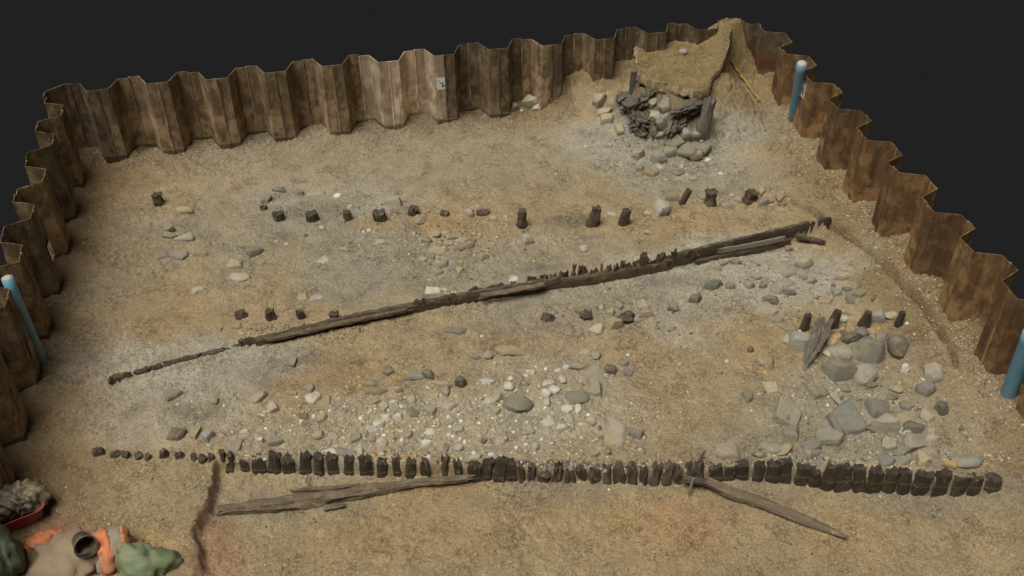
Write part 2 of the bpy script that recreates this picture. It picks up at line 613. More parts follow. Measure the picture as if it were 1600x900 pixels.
# crease at the foot of the right hand bank
GUL = [P(x, y, z) for x, y, z in [(1225, 312, .1), (1270, 335, .08), (1330, 385, .06), (1390, 440, .06), (1440, 495, .06), (1480, 550, .06), (1500, 590, .05)]]
dg, tg = line_sdf(GX, GY, GUL)
fade = sstep(0, .12, tg) * sstep(1, .9, tg)
GZ += fade * (-.34 * np.exp(-((dg + wob * .5 + .05 * fbm(GX, GY, 5, 207, 3)) / .055) ** 2) + .07 * sstep(.06, -.05, dg) * np.exp(-np.clip(-dg, 0, 9) / .3) + .06 * sstep(-.02, .1, dg) * np.exp(-np.clip(dg, 0, 9) / .4))
GUL2 = [P(x, y, z) for x, y, z in [(1150, 108, .9), (1172, 140, .7), (1195, 180, .5), (1200, 212, .4)]]
dg2, tg2 = line_sdf(GX, GY, GUL2)
GZ -= .12 * np.exp(-(dg2 / .09) ** 2) * sstep(0, .1, tg2) * sstep(1, .9, tg2)
# cracks and small erosion runnels on the corner mud
rug = sstep(0.15, .5, GZ)
GZ += rug * (.11 * fbm(GX, GY, 2.3, 33, 5, .62) + .05 * fbm(GX, GY, 8, 36, 3, .6) - .07 * np.clip(.12 - np.abs(fbm(GX, GY, 1.8, 38, 3)), 0, .12) / .12)
# mud heaped in the bays of the back wall, tapering out
ph = ((GX - 1.555) / PER) % 1
bay = np.abs(ph - .5) < .36
GZ += .16 * sstep(-.30, .2, GY) * (.6 + .8 * fbm(GX, GY, 2.2, 44, 3)) * (GX < 12.2)
# left bays
GZ += .08 * sstep(.35, -.1, GX - xin_l(GY)) * (1 + fbm(GX, GY, 2.5, 47, 3))

# general relief
wet = np.exp(-(((GX - 8.5) / 4.5) ** 2 + ((GY + 1.7) / 1.2) ** 2) ** 2)           # smooth wet floor by the back wall
rel = .045 * fbm(GX, GY, .7, 51, 3) + .022 * fbm(GX, GY, 3.1, 55, 4, .55) * (1 - .6 * wet)
GZ += rel
lump = fbm(GX, GY, 9., 61, 3, .6)
gr = sstep(-.3, .5, fbm(GX, GY, .9, 66, 3))
GZ += (.016 + .030 * gr) * lump * (1 - .7 * wet)
GZ += (.007 + .010 * gr) * fbm(GX, GY, 21., 64, 2) * (1 - .6 * wet)
GZ += .03 * np.clip(fbm(GX, GY, 15., 71, 2) - .22, 0, 1) * (1 - .6 * wet) * (.4 + gr)
cr = np.abs(fbm(GX * 1.0, GY * 1.6, 1.7, 81, 4, .6))
GZ -= .03 * np.clip(.05 - cr, 0, .05) / .05 * sstep(.0, .4, fbm(GX, GY, .6, 85, 2))
# stony patch behind the front row
stony = np.exp(-(((GX - 7.4) / 2.7) ** 2 + ((GY + 9.3) / 1.1) ** 2) ** 1.6)
GZ += stony * .025 * np.clip(fbm(GX, GY, 5., 88, 3) + .1, 0, 1)
# hollow beside the boulders
hx = P(1395, 560, 0)
GZ -= .10 * np.exp(-(((GX - hx[0]) / .28) ** 2 + ((GY - hx[1]) / .3) ** 2))


def HG(x, y):
    v = (y - Y0) / (Y1 - Y0)
    xl = xin_l(y) - .425
    u = (x - xl) / (xin_r(y) + .425 - xl)
    fi, fj = min(max(u, 0), .9999) * (NX - 1), min(max(v, 0), .9999) * (NY - 1)
    i, j = int(fi), int(fj)
    a, b = fi - i, fj - j
    return (GZ[j, i] * (1 - a) + GZ[j, i + 1] * a) * (1 - b) + (GZ[j + 1, i] * (1 - a) + GZ[j + 1, i + 1] * a) * b


def G(px, py):
    """point of the ground seen at a pixel (march the ray to the height field)"""
    d = ray(px, py)
    t0, t1 = (2.0 - CAM[2]) / d[2], (-.7 - CAM[2]) / d[2]
    prev = t0
    for k in range(1, 121):
        t = t0 + (t1 - t0) * k / 120
        q = CAM + d * t
        if q[2] < HG(q[0], q[1]):
            lo, hi = prev, t
            for _ in range(12):
                mid = (lo + hi) / 2
                q = CAM + d * mid
                if q[2] < HG(q[0], q[1]):
                    hi = mid
                else:
                    lo = mid
            return CAM + d * hi
        prev = t
    return CAM + d * t1


# ground colour zones: the earths themselves (tan loam, grey silt, iron stains, black grit)
TAN = np.array((.43, .330, .190))
GREY = np.array((.37, .335, .245))
LGREY = np.array((.49, .455, .36))
DAMP = np.array((.25, .172, .086))
RUST = np.array((.46, .31, .14))
RED = np.array((.39, .215, .125))
GRIT = np.array((.19, .172, .135))
PALE = np.array((.50, .445, .325))
col = np.zeros(GX.shape + (3,)) + TAN
speck = np.zeros(GX.shape) + .22


def zone(px, py, rx, ry, c, amt, seed, sharp=1.2, z=0., spk=None, nf=.9):
    global col, speck
    q = P(px, py, z)
    m = mpp(q)
    ax, ay = rx * m, ry * m / .60
    cs, sn = math.cos(YAW), math.sin(YAW)
    dx, dy = GX - q[0], GY - q[1]
    a, b = (cs * dx - sn * dy) / ax, (sn * dx + cs * dy) / ay
    r = np.sqrt(a * a + b * b) + .55 * fbm(GX, GY, nf, seed, 4, .6)
    k = amt * sstep(1 + .5 / sharp, 1 - .5 / sharp, r)
    col = col * (1 - k[..., None]) + c * k[..., None]
    if spk is not None:
        speck = speck * (1 - k / max(amt, .01)) + spk * k / max(amt, .01)


dampL = sstep(3.4, .8, GX) * sstep(-12.5, -11, GY)
k = (.9 * dampL * (1 + .5 * fbm(GX, GY, .9, 101, 3)))[..., None]
col = col * (1 - k) + DAMP * k
k = (.8 * sstep(-1.4, .1, GY) * (GX < 12.5) * (1 + .5 * fbm(GX, GY, .9, 104, 3)))[..., None]
col = col * (1 - k) + DAMP * k
k = (.65 * sstep(15.7, 16.9, GX + .25 * fbm(GX, GY, .8, 107, 3)))[..., None]
col = col * (1 - k) + DAMP * k
zone(700, 245, 420, 55, GREY, .5, 111, .9, spk=.12)
zone(520, 390, 190, 80, GREY, .8, 115, spk=.9)
zone(520, 310, 140, 30, LGREY, .5, 118, spk=.8)
zone(700, 440, 200, 40, GREY, .6, 121, spk=.5)
zone(860, 400, 120, 40, GREY, .6, 124, spk=.3)
zone(1030, 230, 160, 55, LGREY * .86, .85, 127, spk=.4)
zone(1060, 190, 70, 45, GREY * .9, .9, 129, z=.4)
zone(1080, 285, 130, 30, GREY, .7, 130, spk=.4)
zone(1150, 420, 170, 42, LGREY, .85, 133, spk=.3)
zone(900, 480, 160, 45, GREY, .65, 136, spk=.8)
zone(1080, 500, 70, 45, LGREY, .6, 139, spk=.2)
zone(330, 570, 190, 40, LGREY, .75, 142, spk=.5)
zone(300, 640, 150, 35, LGREY * .95, .5, 143, spk=.5)
zone(480, 580, 90, 30, GRIT * 1.4, .45, 145, spk=.9)
zone(620, 670, 330, 50, PALE, .65, 148, spk=.4)
zone(860, 620, 140, 60, PALE, .55, 151, spk=.4)
zone(1330, 640, 200, 70, GREY * 1.05, .75, 154, spk=.5)
zone(1250, 440, 90, 50, LGREY, .6, 155, spk=.2)
zone(1250, 700, 150, 28, GREY, .5, 157, spk=.6)
zone(330, 330, 150, 40, GREY, .45, 160, spk=.7)
zone(230, 400, 90, 90, GREY * .8, .35, 163, spk=.5)
zone(1450, 780, 170, 18, GREY * .8, .5, 164, z=-.3)
zone(950, 770, 240, 20, GREY * .85, .5, 166, z=-.3)
zone(440, 800, 130, 25, GREY * .95, .4, 167, z=-.3)
for i, (px, py, rx, ry, a, zz) in enumerate([(540, 590, 70, 25, .55, 0), (690, 345, 50, 18, .55, 0), (1120, 350, 70, 18, .5, .3), (1060, 820, 110, 45, .4, -.3), (690, 765, 90, 16, .55, -.3),
                                             (610, 845, 180, 30, .35, -.3), (270, 480, 60, 40, .3, 0), (1310, 840, 90, 40, .35, -.3), (440, 620, 60, 30, .5, 0), (590, 350, 25, 12, .6, 0),
                                             (1180, 560, 60, 30, .3, 0), (1500, 640, 60, 60, .3, 0), (1120, 520, 50, 20, .4, 0), (270, 320, 25, 20, .4, 0), (900, 830, 200, 40, .25, -.3), (430, 420, 40, 40, .3, 0)]):
    zone(px, py, rx, ry, RUST, a, 180 + i * 5, .8, zz)
zone(330, 860, 38, 55, RED, .6, 301, .8, -.1)
zone(225, 850, 40, 16, RUST * 1.05, .7, 305, .9)
zone(95, 815, 60, 16, RED * 1.1, .5, 309, .8)
zone(1070, 830, 60, 30, RED * 1.25, .3, 311, .8, -.3)
for i, (px, py, rx, ry) in enumerate([(110, 560, 40, 30), (500, 330, 60, 14), (880, 345, 40, 12), (1050, 440, 60, 12), (850, 420, 30, 10), (300, 645, 40, 14)]):
    zone(px, py, rx, ry, GRIT, .5, 320 + i * 5, .7, spk=1.)
# clay of the platform and the corner mud are an ochre brown
k = (.75 * sstep(.55, .9, GZ) * (GX > 12))[..., None]
col = col * (1 - k) + np.array((.27, .2, .09)) * k
mot = fbm(GX, GY, 2.4, 401, 5, .65)
col = col * (1 + .20 * mot[..., None]) * (1 + .20 * fbm(GX, GY, 6, 411, 5, .7)[..., None])
col = np.clip(col, .02, .8)

me = bpy.data.meshes.new('ground')
nv = NX * NY
me.vertices.add(nv)
me.vertices.foreach_set('co', np.stack([GX, GY, GZ], -1).ravel())
ii, jj = np.meshgrid(np.arange(NX - 1), np.arange(NY - 1))
a = (jj * NX + ii).ravel()
q = np.stack([a, a + 1, a + NX + 1, a + NX], -1)
me.loops.add(q.size)
me.loops.foreach_set('vertex_index', q.ravel())
me.polygons.add(len(q))
me.polygons.foreach_set('loop_start', np.arange(len(q)) * 4)
me.polygons.foreach_set('loop_total', np.full(len(q), 4))
me.polygons.foreach_set('use_smooth', np.ones(len(q), bool))
me.update(calc_edges=True)
ca = me.color_attributes.new('earth', 'FLOAT_COLOR', 'POINT')
ca.data.foreach_set('color', np.concatenate([col, speck[..., None]], -1).ravel())


def ground_mat():
    m, nt, b = nodes('earth')
    at = N(nt, 'ShaderNodeAttribute', attribute_name='earth')
    v = coords(nt, kind='Object', rnd=False)
    n1 = noise_tex(nt, v, 28, 5, .7)
    n2 = noise_tex(nt, v, 95, 3, .7)
    n3 = noise_tex(nt, v, 55, 2, .5, .6)
    c = mix(nt, .75, at.outputs['Color'], ramp(nt, n1, [(.30, .22), (.70, .79)]), 'OVERLAY')
    c = mix(nt, .65, c, ramp(nt, n2, [(.3, .34), (.7, .68)]), 'OVERLAY')
    # black organic specks
    mm = N(nt, 'ShaderNodeMath', operation='MULTIPLY')
    L(nt, ramp(nt, n3, [(.60, 0), (.66, 1)]), mm.inputs[0])
    L(nt, at.outputs['Alpha'], mm.inputs[1])
    c = mix(nt, mm.outputs[0], c, (.06, .053, .042))
    # hair cracks filled with dark silt
    n4 = noise_tex(nt, v, 6.5, 7, .62, .7)
    n5 = noise_tex(nt, v, 1.7, 3, .6)
    m4 = N(nt, 'ShaderNodeMath', operation='MULTIPLY')
    crk = ramp(nt, n4, [(.482, 0), (.497, 1), (.503, 1), (.518, 0)])
    L(nt, crk, m4.inputs[0])
    L(nt, ramp(nt, n5, [(.47, 0), (.63, .42)]), m4.inputs[1])
    c = mix(nt, m4.outputs[0], c, (.17, .135, .085))
    # pale grit
    vo = N(nt, 'ShaderNodeTexVoronoi')
    vo.inputs['Scale'].default_value = 32
    L(nt, v, vo.inputs['Vector'])
    sep = N(nt, 'ShaderNodeSeparateColor')
    L(nt, vo.outputs['Color'], sep.inputs[0])
    m2 = N(nt, 'ShaderNodeMath', operation='MULTIPLY')
    L(nt, ramp(nt, vo.outputs['Distance'], [(.10, 1), (.22, 0)]), m2.inputs[0])
    L(nt, ramp(nt, sep.outputs[0], [(.80, 0), (.86, .7)]), m2.inputs[1])
    c = mix(nt, m2.outputs[0], c, (.52, .47, .36))
    L(nt, c, b.inputs['Base Color'])
    b.inputs['Roughness'].default_value = .85
    b.inputs['Specular IOR Level'].default_value = .25
    h = mix(nt, .45, n1, n2)
    h = mix(nt, .25, h, n3)
    h = mix(nt, m4.outputs[0], h, (0, 0, 0))
    bump(nt, b, h, 1.0, .075)
    return m


me.materials.append(ground_mat())
ground = link('ground', me)
ground['kind'] = 'structure'
ground['label'] = 'tan and grey excavated mud floor of the pit'


# clay slab that caps the corner platform, its broken lip overhanging the rubble
from mathutils.geometry import delaunay_2d_cdt
outl = []
for i in range(len(plat)):
    (ax, ay), (bx, by) = plat[i], plat[(i + 1) % len(plat)]
    k = max(1, int(math.hypot(bx - ax, by - ay) / .045))
    for t in range(k):
        x, y = ax + (bx - ax) * t / k, ay + (by - ay) * t / k
        nz = mnoise.noise(Vector((x * 2.2, y * 2.2, 4))) * .10 + mnoise.noise(Vector((x * 7, y * 7, 9))) * .08
        outl.append((x + nz * .5, min(.40, y + nz)))
no = len(outl)
pin = []
oa = np.array(outl)
gx_, gy_ = np.meshgrid(np.arange(oa[:, 0].min(), oa[:, 0].max(), .045), np.arange(oa[:, 1].min(), oa[:, 1].max(), .045))
dd_ = poly_sdf(gx_, gy_, oa)
for x, y in zip(gx_[dd_ < -.03], gy_[dd_ < -.03]):
    pin.append((x + random.uniform(-.008, .008), y + random.uniform(-.008, .008)))
vv, _, ff, *_r = delaunay_2d_cdt([Vector(p) for p in outl + pin], [(i, (i + 1) % no) for i in range(no)], [], 1, 1e-5)


def zslab(x, y):
    z = 1.47 + .12 * max(-3, min(0, y)) + .04 * mnoise.noise(Vector((x * 1.7, y * 3.6, 1))) + .05 * mnoise.noise(Vector((x * 4, y * 11, 2))) + .04 * mnoise.noise(Vector((x * 13, y * 17, 5)))
    return z + .55 * max(0, (x - 15.55)) * max(0, min(1, (y + 1.0) / .8))


V3 = [(p.x, p.y, zslab(p.x, p.y)) for p in vv]
F3 = [tuple(f_) for f_ in ff]
cx_, cy_ = oa.mean(0)
base0 = len(V3)
lev = [(.02, -.015), (.045, -.10), (.05, -.20), (.01, -.28), (-.14, -.34)]
for sh_, dz_ in lev:
    for i, (x, y) in enumerate(outl):
        L_ = math.hypot(x - cx_, y - cy_)
        s_ = sh_ + .05 * mnoise.noise(Vector((x * 6, y * 6, dz_ * 30)))
        V3.append((x + (x - cx_) / L_ * s_, min(.40, y + (y - cy_) / L_ * s_), zslab(x, y) + dz_ * (1 + .5 * mnoise.noise(Vector((x * 3, y * 3, 7))))))
for l_ in range(len(lev)):
    for i in range(no):
        j = (i + 1) % no
        if l_ == 0:
            F3.append((j, i, base0 + i, base0 + j))
        else:
            o0, o1 = base0 + (l_ - 1) * no, base0 + l_ * no
            F3.append((o0 + j, o0 + i, o1 + i, o1 + j))
slab = mesh_obj('clay_slab', V3, F3, None, ground, sharp=34)
ca = slab.data.color_attributes.new('earth', 'FLOAT_COLOR', 'POINT')
for i, p in enumerate(V3):
    t_ = mnoise.noise(Vector((p[0] * 1.5, p[1] * 5, 11))) * .22 + mnoise.noise(Vector((p[0] * 5, p[1] * 14, 12))) * .16
    c_ = (.30, .222, .105) if i < base0 else (.47, .37, .21)
    ca.data[i].color = (c_[0] * (1 + t_), c_[1] * (1 + t_), c_[2] * (1 + t_), .1)
slab.data.materials.append(me.materials[0])
slab['label'] = 'ochre clay slab with a broken overhanging lip'

# ------------------------------------------------------------------ sheet pile walls
def pile_mesh(name, flip, mat, namp, seed, top):
    if not flip:
        prof = [(0, 0), (.12, 0), (.235, 0), (.30, .15), (.36, .29), (.42, DEP), (.53, DEP), (.65, DEP)]
    else:
        prof = [(0, DEP), (.12, DEP), (.23, DEP), (.29, .29), (.35, .15), (.415, 0), (.53, 0), (.65, 0)]
    prof = np.array(prof)
    prof[0, 0] += .004
    prof[-1, 0] -= .004
    T = np.gradient(prof, axis=0)
    T /= np.linalg.norm(T, axis=1)[:, None]
    Nn = np.stack([-T[:, 1], T[:, 0]], -1)
    th = .008
    ring = np.concatenate([prof - Nn * th, (prof + Nn * th)[::-1]])
    zs = np.linspace(-.7, top, 30)
    vs, fs = [], []
    k = len(ring)
    rs = random.Random(seed)
    for iz, z in enumerate(zs):
        for j, (u, v) in enumerate(ring):
            n = Nn[j] if j < len(prof) else Nn[2 * len(prof) - 1 - j]
            d = namp * (mnoise.noise(Vector((u * 3 + seed * 5.1, v * 4, z * 1.3))) + .6 * mnoise.noise(Vector((u * 9 + seed, v * 9, z * 3.1))))
            zz = z
            if iz == len(zs) - 1:
                zz += namp * .8 * mnoise.noise(Vector((u * 6, v * 6, seed))) + rs.uniform(-.003, .003)
            vs.append((u - n[0] * d, v - n[1] * d, zz))
    for i in range(len(zs) - 1):
        for j in range(k):
            a, b = i * k + j, i * k + (j + 1) % k
            fs.append((a, b, b + k, a + k))
    m = len(prof)
    for lay, rv in ((0, True), (len(zs) - 1, False)):
        for j in range(m - 1):
            f = (lay * k + j, lay * k + j + 1, lay * k + k - 2 - j, lay * k + k - 1 - j)
            fs.append(f[::-1] if rv else f)
    me = bpy.data.meshes.new(name)
    me.from_pydata(vs, [], fs)
    me.update()
    me.materials.append(mat)
    # interlock bead
    u0, v0 = (0, 0 if not flip else DEP)
    bp = [(-.016, v0 - .022), (.018, v0 - .028), (.03, v0 - .014), (.02, v0 + .02), (-.018, v0 + .016)]
    vs, fs = [], []
    for z in (-.7, 0, .6, 1.2, top - .004):
        for (u, v) in bp:
            vs.append((u + .004 * mnoise.noise(Vector((z * 3, u * 9, seed))), v, z))
    for i in range(4):
        for j in range(5):
            a, b = i * 5 + j, i * 5 + (j + 1) % 5
            fs.append((a, b, b + 5, a + 5))
    fs.append((20, 21, 22, 23, 24))
    mb = bpy.data.meshes.new('interlock')
    mb.from_pydata(vs, [], fs)
    mb.update()
    mb.materials.append(mat)
    return me, mb


CACHE = {}


def pile(wall, xform, flip, matname, namp, var, label=None):
    key = (flip, matname, var)
    if key not in CACHE:
        CACHE[key] = pile_mesh('sheet_pile', flip, STEEL[matname], namp, var * 7 + flip + hash(matname) % 5 * 0, HW + (.0, .025, -.02, .012)[var % 4])
    a, b = CACHE[key]
    o = link('sheet_pile', a, wall)
    o.matrix_local = xform
    if label:
        o['label'] = label
    c = link('interlock', b, o)
    return o


back = tag(empty('sheet_pile_wall', (9, .2, 0)), 'corrugated brown steel sheet-pile wall carrying a white target card, its right end buried by mud', 'wall')
left = tag(empty('sheet_pile_wall', (.9, -7, 0)), 'dark mud-caked steel sheet-pile wall with a blue pipe and a small white card', 'wall')
right = tag(empty('sheet_pile_wall', (17.2, -7, 0)), 'rusty orange-brown steel sheet-pile wall with gravel along its foot and two blue pipes', 'wall')
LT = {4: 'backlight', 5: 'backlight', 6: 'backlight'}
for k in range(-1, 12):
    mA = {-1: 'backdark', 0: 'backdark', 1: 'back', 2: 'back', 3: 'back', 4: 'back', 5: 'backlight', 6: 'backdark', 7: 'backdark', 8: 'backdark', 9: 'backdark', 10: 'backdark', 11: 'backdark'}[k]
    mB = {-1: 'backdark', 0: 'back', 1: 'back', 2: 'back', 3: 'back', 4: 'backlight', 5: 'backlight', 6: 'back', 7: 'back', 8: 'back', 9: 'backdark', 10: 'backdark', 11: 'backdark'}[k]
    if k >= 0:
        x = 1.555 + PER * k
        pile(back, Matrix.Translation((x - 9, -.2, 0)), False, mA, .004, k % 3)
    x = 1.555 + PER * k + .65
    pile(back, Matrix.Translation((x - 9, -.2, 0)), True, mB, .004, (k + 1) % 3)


def side_xf(x, y, ang, sgn, root):
    # u runs toward the viewer (-y), v outward (sgn * x)
    d = Vector((math.sin(ang), -math.cos(ang), 0))
    n = Vector((sgn * math.cos(ang), sgn * math.sin(ang), 0))
    m = Matrix(((d.x, n.x, 0, x - root[0]), (d.y, n.y, 0, y - root[1]), (0, 0, 1, 0), (0, 0, 0, 1)))
    return m


for k in range(0, 12):
    y = -.78 - PER * k
    if k == 0:
        pile(left, side_xf(xin_l(y + .65), y + .65, -.012, -1, (.9, -7)), True, 'left', .028, 0)
    pile(left, side_xf(xin_l(y), y, -.012, -1, (.9, -7)), False, 'left', .028, k % 4)
    pile(left, side_xf(xin_l(y - .65), y - .65, -.012, -1, (.9, -7)), True, 'left', .028, (k + 1) % 4)
for k in range(0, 12):
    y = -.22 - PER * k
    mt = 'rustred' if k == 0 else 'rust'
    pile(right, side_xf(xin_r(y), y, .0145, 1, (17.2, -7)), False, mt, .006, k % 4)
    pile(right, side_xf(xin_r(y - .65), y - .65, .0145, 1, (17.2, -7)), True, mt if k == 0 else 'rust', .006, (k + 2) % 4)


def plate(pts, name, mat, parent, root, top):
    """bent vertical steel plate through plan points"""
    pts = np.array(pts, float)
    T = np.gradient(pts, axis=0)
    T /= np.linalg.norm(T, axis=1)[:, None]
    Nn = np.stack([-T[:, 1], T[:, 0]], -1) * .012
    ring = np.concatenate([pts - Nn, (pts + Nn)[::-1]])
    k = len(ring)
    zs = np.linspace(-.7, top, 12)
    vs = [(u - root[0], v - root[1], z) for z in zs for u, v in ring]
    fs = [(i * k + j, i * k + (j + 1) % k, (i + 1) * k + (j + 1) % k, (i + 1) * k + j) for i in range(11) for j in range(k)]
    fs.append(tuple(range(11 * k, 12 * k)))
    return mesh_obj(name, vs, fs, mat, parent, False)


plate([(.885, .43), (.80, .41), (.50, .20), (.435, .12), (.435, -.11)], 'corner_pile', STEEL['left'], left, (.9, -7), HW + .01)
plate([(17.165, .0), (17.17, -.08), (17.125, -.2)], 'corner_pile', STEEL['rustred'], right, (17.2, -7), HW)


# dark looping scrawl on a back pile, above the clay platform
def tube(pts, r, nseg=6, **kw):
    return loft(pts, [r] * len(pts), nseg, 2, 0, **kw)


yy = .43 - .03
sc_pts = []
for i in range(60):
    t = i / 59
    c = ray(1046 + 26 * t + 2.5 * math.cos(t * 22), 67 + 4.0 * math.sin(t * 22))
    s = (yy - CAM[1]) / c[1]
    sc_pts.append(CAM + c * s)
v, f = tube(sc_pts, .012, 5, up=(0, 1, 0.01))
v = v - np.array((9, .2, 0))
mesh_obj('scrawl', v, f, MAT['ink'], back)


# ------------------------------------------------------------------ survey cards
def card(px, py, plane, origin, wdt, hgt, label, rootname='target_card', tilt=0.):
    """thin card lying on a wall face; plane normal axis, marks are raised print"""
    d = ray(px, py)
    if plane == 'y':
        s = (origin - CAM[1]) / d[1]
        ux_, n = Vector((1, 0, 0)), Vector((0, -1, 0))
    else:
        s = (origin - CAM[0]) / d[0]
        ux_, n = (Vector((0, -1, 0)), Vector((-1, 0, 0))) if plane == 'xr' else (Vector((0, 1, 0)), Vector((1, 0, 0)))
    c = Vector(CAM + d * s) + n * .004
    up = Vector((0, 0, 1))
    ux_, up = ux_ * math.cos(tilt) + up * math.sin(tilt), up * math.cos(tilt) - ux_ * math.sin(tilt)
    root = tag(empty(rootname, c), label, 'card', None)

    def slab(name, poly, z0, z1, mat):
        vs = [c + ux_ * a + up * b + n * z0 for a, b in poly] + [c + ux_ * a + up * b + n * z1 for a, b in poly]
        m = len(poly)
        fs = [tuple(range(m, 2 * m)), tuple(range(m))[::-1]] + [(i, (i + 1) % m, m + (i + 1) % m, m + i) for i in range(m)]
        return mesh_obj(name, [tuple(q) for q in vs], fs, mat, root, False, c)
    w2, h2 = wdt / 2, hgt / 2
    slab('sheet', [(-w2, -h2), (w2, -h2), (w2, h2), (-w2, h2)], 0, .006, MAT['card'])
    s = wdt
    slab('mark', [(.06 * s, -.05 * s), (-.14 * s, .10 * s), (.19 * s, .15 * s)], .006, .009, MAT['ink'])
    slab('mark', [(.08 * s, -.05 * s), (.35 * s, -.27 * s), (.0 * s, -.38 * s)], .006, .009, MAT['ink'])
    slab('numeral', [(-.38 * s, .42 * s), (-.20 * s, .42 * s), (-.20 * s, .38 * s), (-.28 * s, .16 * s), (-.33 * s, .16 * s), (-.26 * s, .37 * s), (-.38 * s, .37 * s)], .006, .009, MAT['inkfaint'])
    return root


card(690, 130.5, 'y', -.012, .24, .31, 'white survey card with black triangles fixed to the brown back wall')
card(1254.5, 140, 'xr', xin_r(-2.8) - .012, .24, .36, 'white survey card with black triangles beside the top of a blue pipe')
card(79, 392, 'xl', xin_l(-4.6) + .034, .24, .36, 'white survey card with black triangles on the mud-caked dark wall')


# ------------------------------------------------------------------ blue pipes
def pipe(base, top, r, label, hollow=True):
    base, top = np.asarray(base, float), np.asarray(top, float)
    ax = (top - base) / np.linalg.norm(top - base)
    root = tag(empty('blue_pipe', base), label, 'pipe')
    b2 = base - ax * .3
    pth = [b2 + (top - b2) * t for t in np.linspace(0, 1, 10)]
    s = np.cross(ax, (0, 1, 0)); s /= np.linalg.norm(s)
    q = np.cross(s, ax)
    n = 24
    vs, fs = [], []
    rings = [(p, r) for p in pth] + [(top, r * .86), (top - ax * .12, r * .86)]
    for p, rr in rings:
        for j in range(n):
            a_ = 2 * math.pi * j / n
            vs.append(p + (s * math.cos(a_) + q * math.sin(a_)) * rr)
    for i in range(len(rings) - 1):
        for j in range(n):
            a_, b_ = i * n + j, i * n + (j + 1) % n
            fs.append((a_, b_, b_ + n, a_ + n))
    o = mesh_obj('tube', vs, fs, MAT['blue'], root, True, base)
    # earth plug in the mouth
    vs, fs = [], []
    for p, rr in ((top - ax * .06, r * .855), (top + ax * .008, r * .84), (top + ax * .02, r * .45)):
        for j in range(n):
            a_ = 2 * math.pi * j / n
            vs.append(p + (s * math.cos(a_) + q * math.sin(a_)) * rr + ax * random.uniform(-.006, .006))
    vs.append(top + ax * .02)
    for i in range(2):
        for j in range(n):
            a_, b_ = i * n + j, i * n + (j + 1) % n
            fs.append((a_, b_, b_ + n, a_ + n))
    for j in range(n):
        fs.append((2 * n + j, 2 * n + (j + 1) % n, 3 * n))
    mesh_obj('plug', vs, fs, MAT['pipe_end'], root, True, base)
    vs, fs = [], []
    for p, rr in ((top - ax * .10, r * 1.0), (top - ax * .10, r * 1.05), (top - ax * .02, r * 1.05), (top - ax * .02, r)):
        for j in range(n):
            a_ = 2 * math.pi * j / n
            vs.append(p + (s * math.cos(a_) + q * math.sin(a_)) * rr)
    for i in range(3):
        for j in range(n):
            a_, b_ = i * n + j, i * n + (j + 1) % n
            fs.append((a_, b_, b_ + n, a_ + n))
    return root


b = P(1239, 184, HG(17.25, -2.25)); pipe(b, P(1253, 99, b[2] + 1.62), .112, 'upright blue plastic pipe beside the card on the rusty wall')
b = P(66, 566, HG(.82, -6.8)); pipe(b, P(11, 434, b[2] + 1.85), .100, 'slanting blue plastic pipe against the mud-caked dark wall')
b = P(1576, 615, HG(17.25, -11.3)); pipe(b, P(1612, 520, b[2] + 1.55), .135, 'thick blue plastic pipe at the near end of the rusty wall')

# ------------------------------------------------------------------ stakes
ORD = ['first', 'second', 'third', 'fourth', 'fifth', 'sixth', 'seventh', 'eighth', 'ninth', 'tenth', 'eleventh', 'twelfth', 'thirteenth', 'fourteenth',
       'fifteenth', 'sixteenth', 'seventeenth', 'eighteenth', 'nineteenth', 'twentieth', 'twenty-first', 'twenty-second', 'twenty-third', 'twenty-fourth',
       'twenty-fifth', 'twenty-sixth', 'twenty-seventh', 'twenty-eighth', 'twenty-ninth', 'thirtieth']
SEED = [100]


def stake(base, h, wx, wy, mat, label, group=None, name='stake', expo=5, lean=(0, 0), taper=.85, rough=.12, jag=.04, rot=0., cat='stake', knob=0., bury=.18):
    SEED[0] += 1
    sd_ = SEED[0]
    n = 9
    pts, rad = [], []
    for i in range(n):
        t = i / (n - 1)
        z = -bury + (h + bury) * t
        f = 1 + (taper - 1) * max(0, z / h)
        kk = 1 + knob * mnoise.noise(Vector((sd_ * 1.7, t * 4, 3)))
        pts.append((lean[0] * max(0, z), lean[1] * max(0, z), z))
        rad.append((wx / 2 * f * kk, wy / 2 * f * kk))
    v, f = loft(pts, rad, 14, expo, rough, 6, sd_, up=(0, 1, .001), jag1=jag)
    c, s = math.cos(rot), math.sin(rot)
    v = np.stack([v[:, 0] * c - v[:, 1] * s, v[:, 0] * s + v[:, 1] * c, v[:, 2]], -1)
    o = mesh_obj(name, v, f, WOOD[mat], sharp=38)
    o.location = base
    return tag(o, label, cat, group)


def up_px(base):
    return pr(base)[1] - pr(np.asarray(base) + (0, 0, 1))[1]


GR = 'stakes of the close-set front row'
row = []
TOPS = np.array([(345, 716), (430, 712), (650, 718), (735, 722), (900, 729), (1090, 731), (1184, 722), (1300, 729), (1430, 735), (1560, 748)], float)
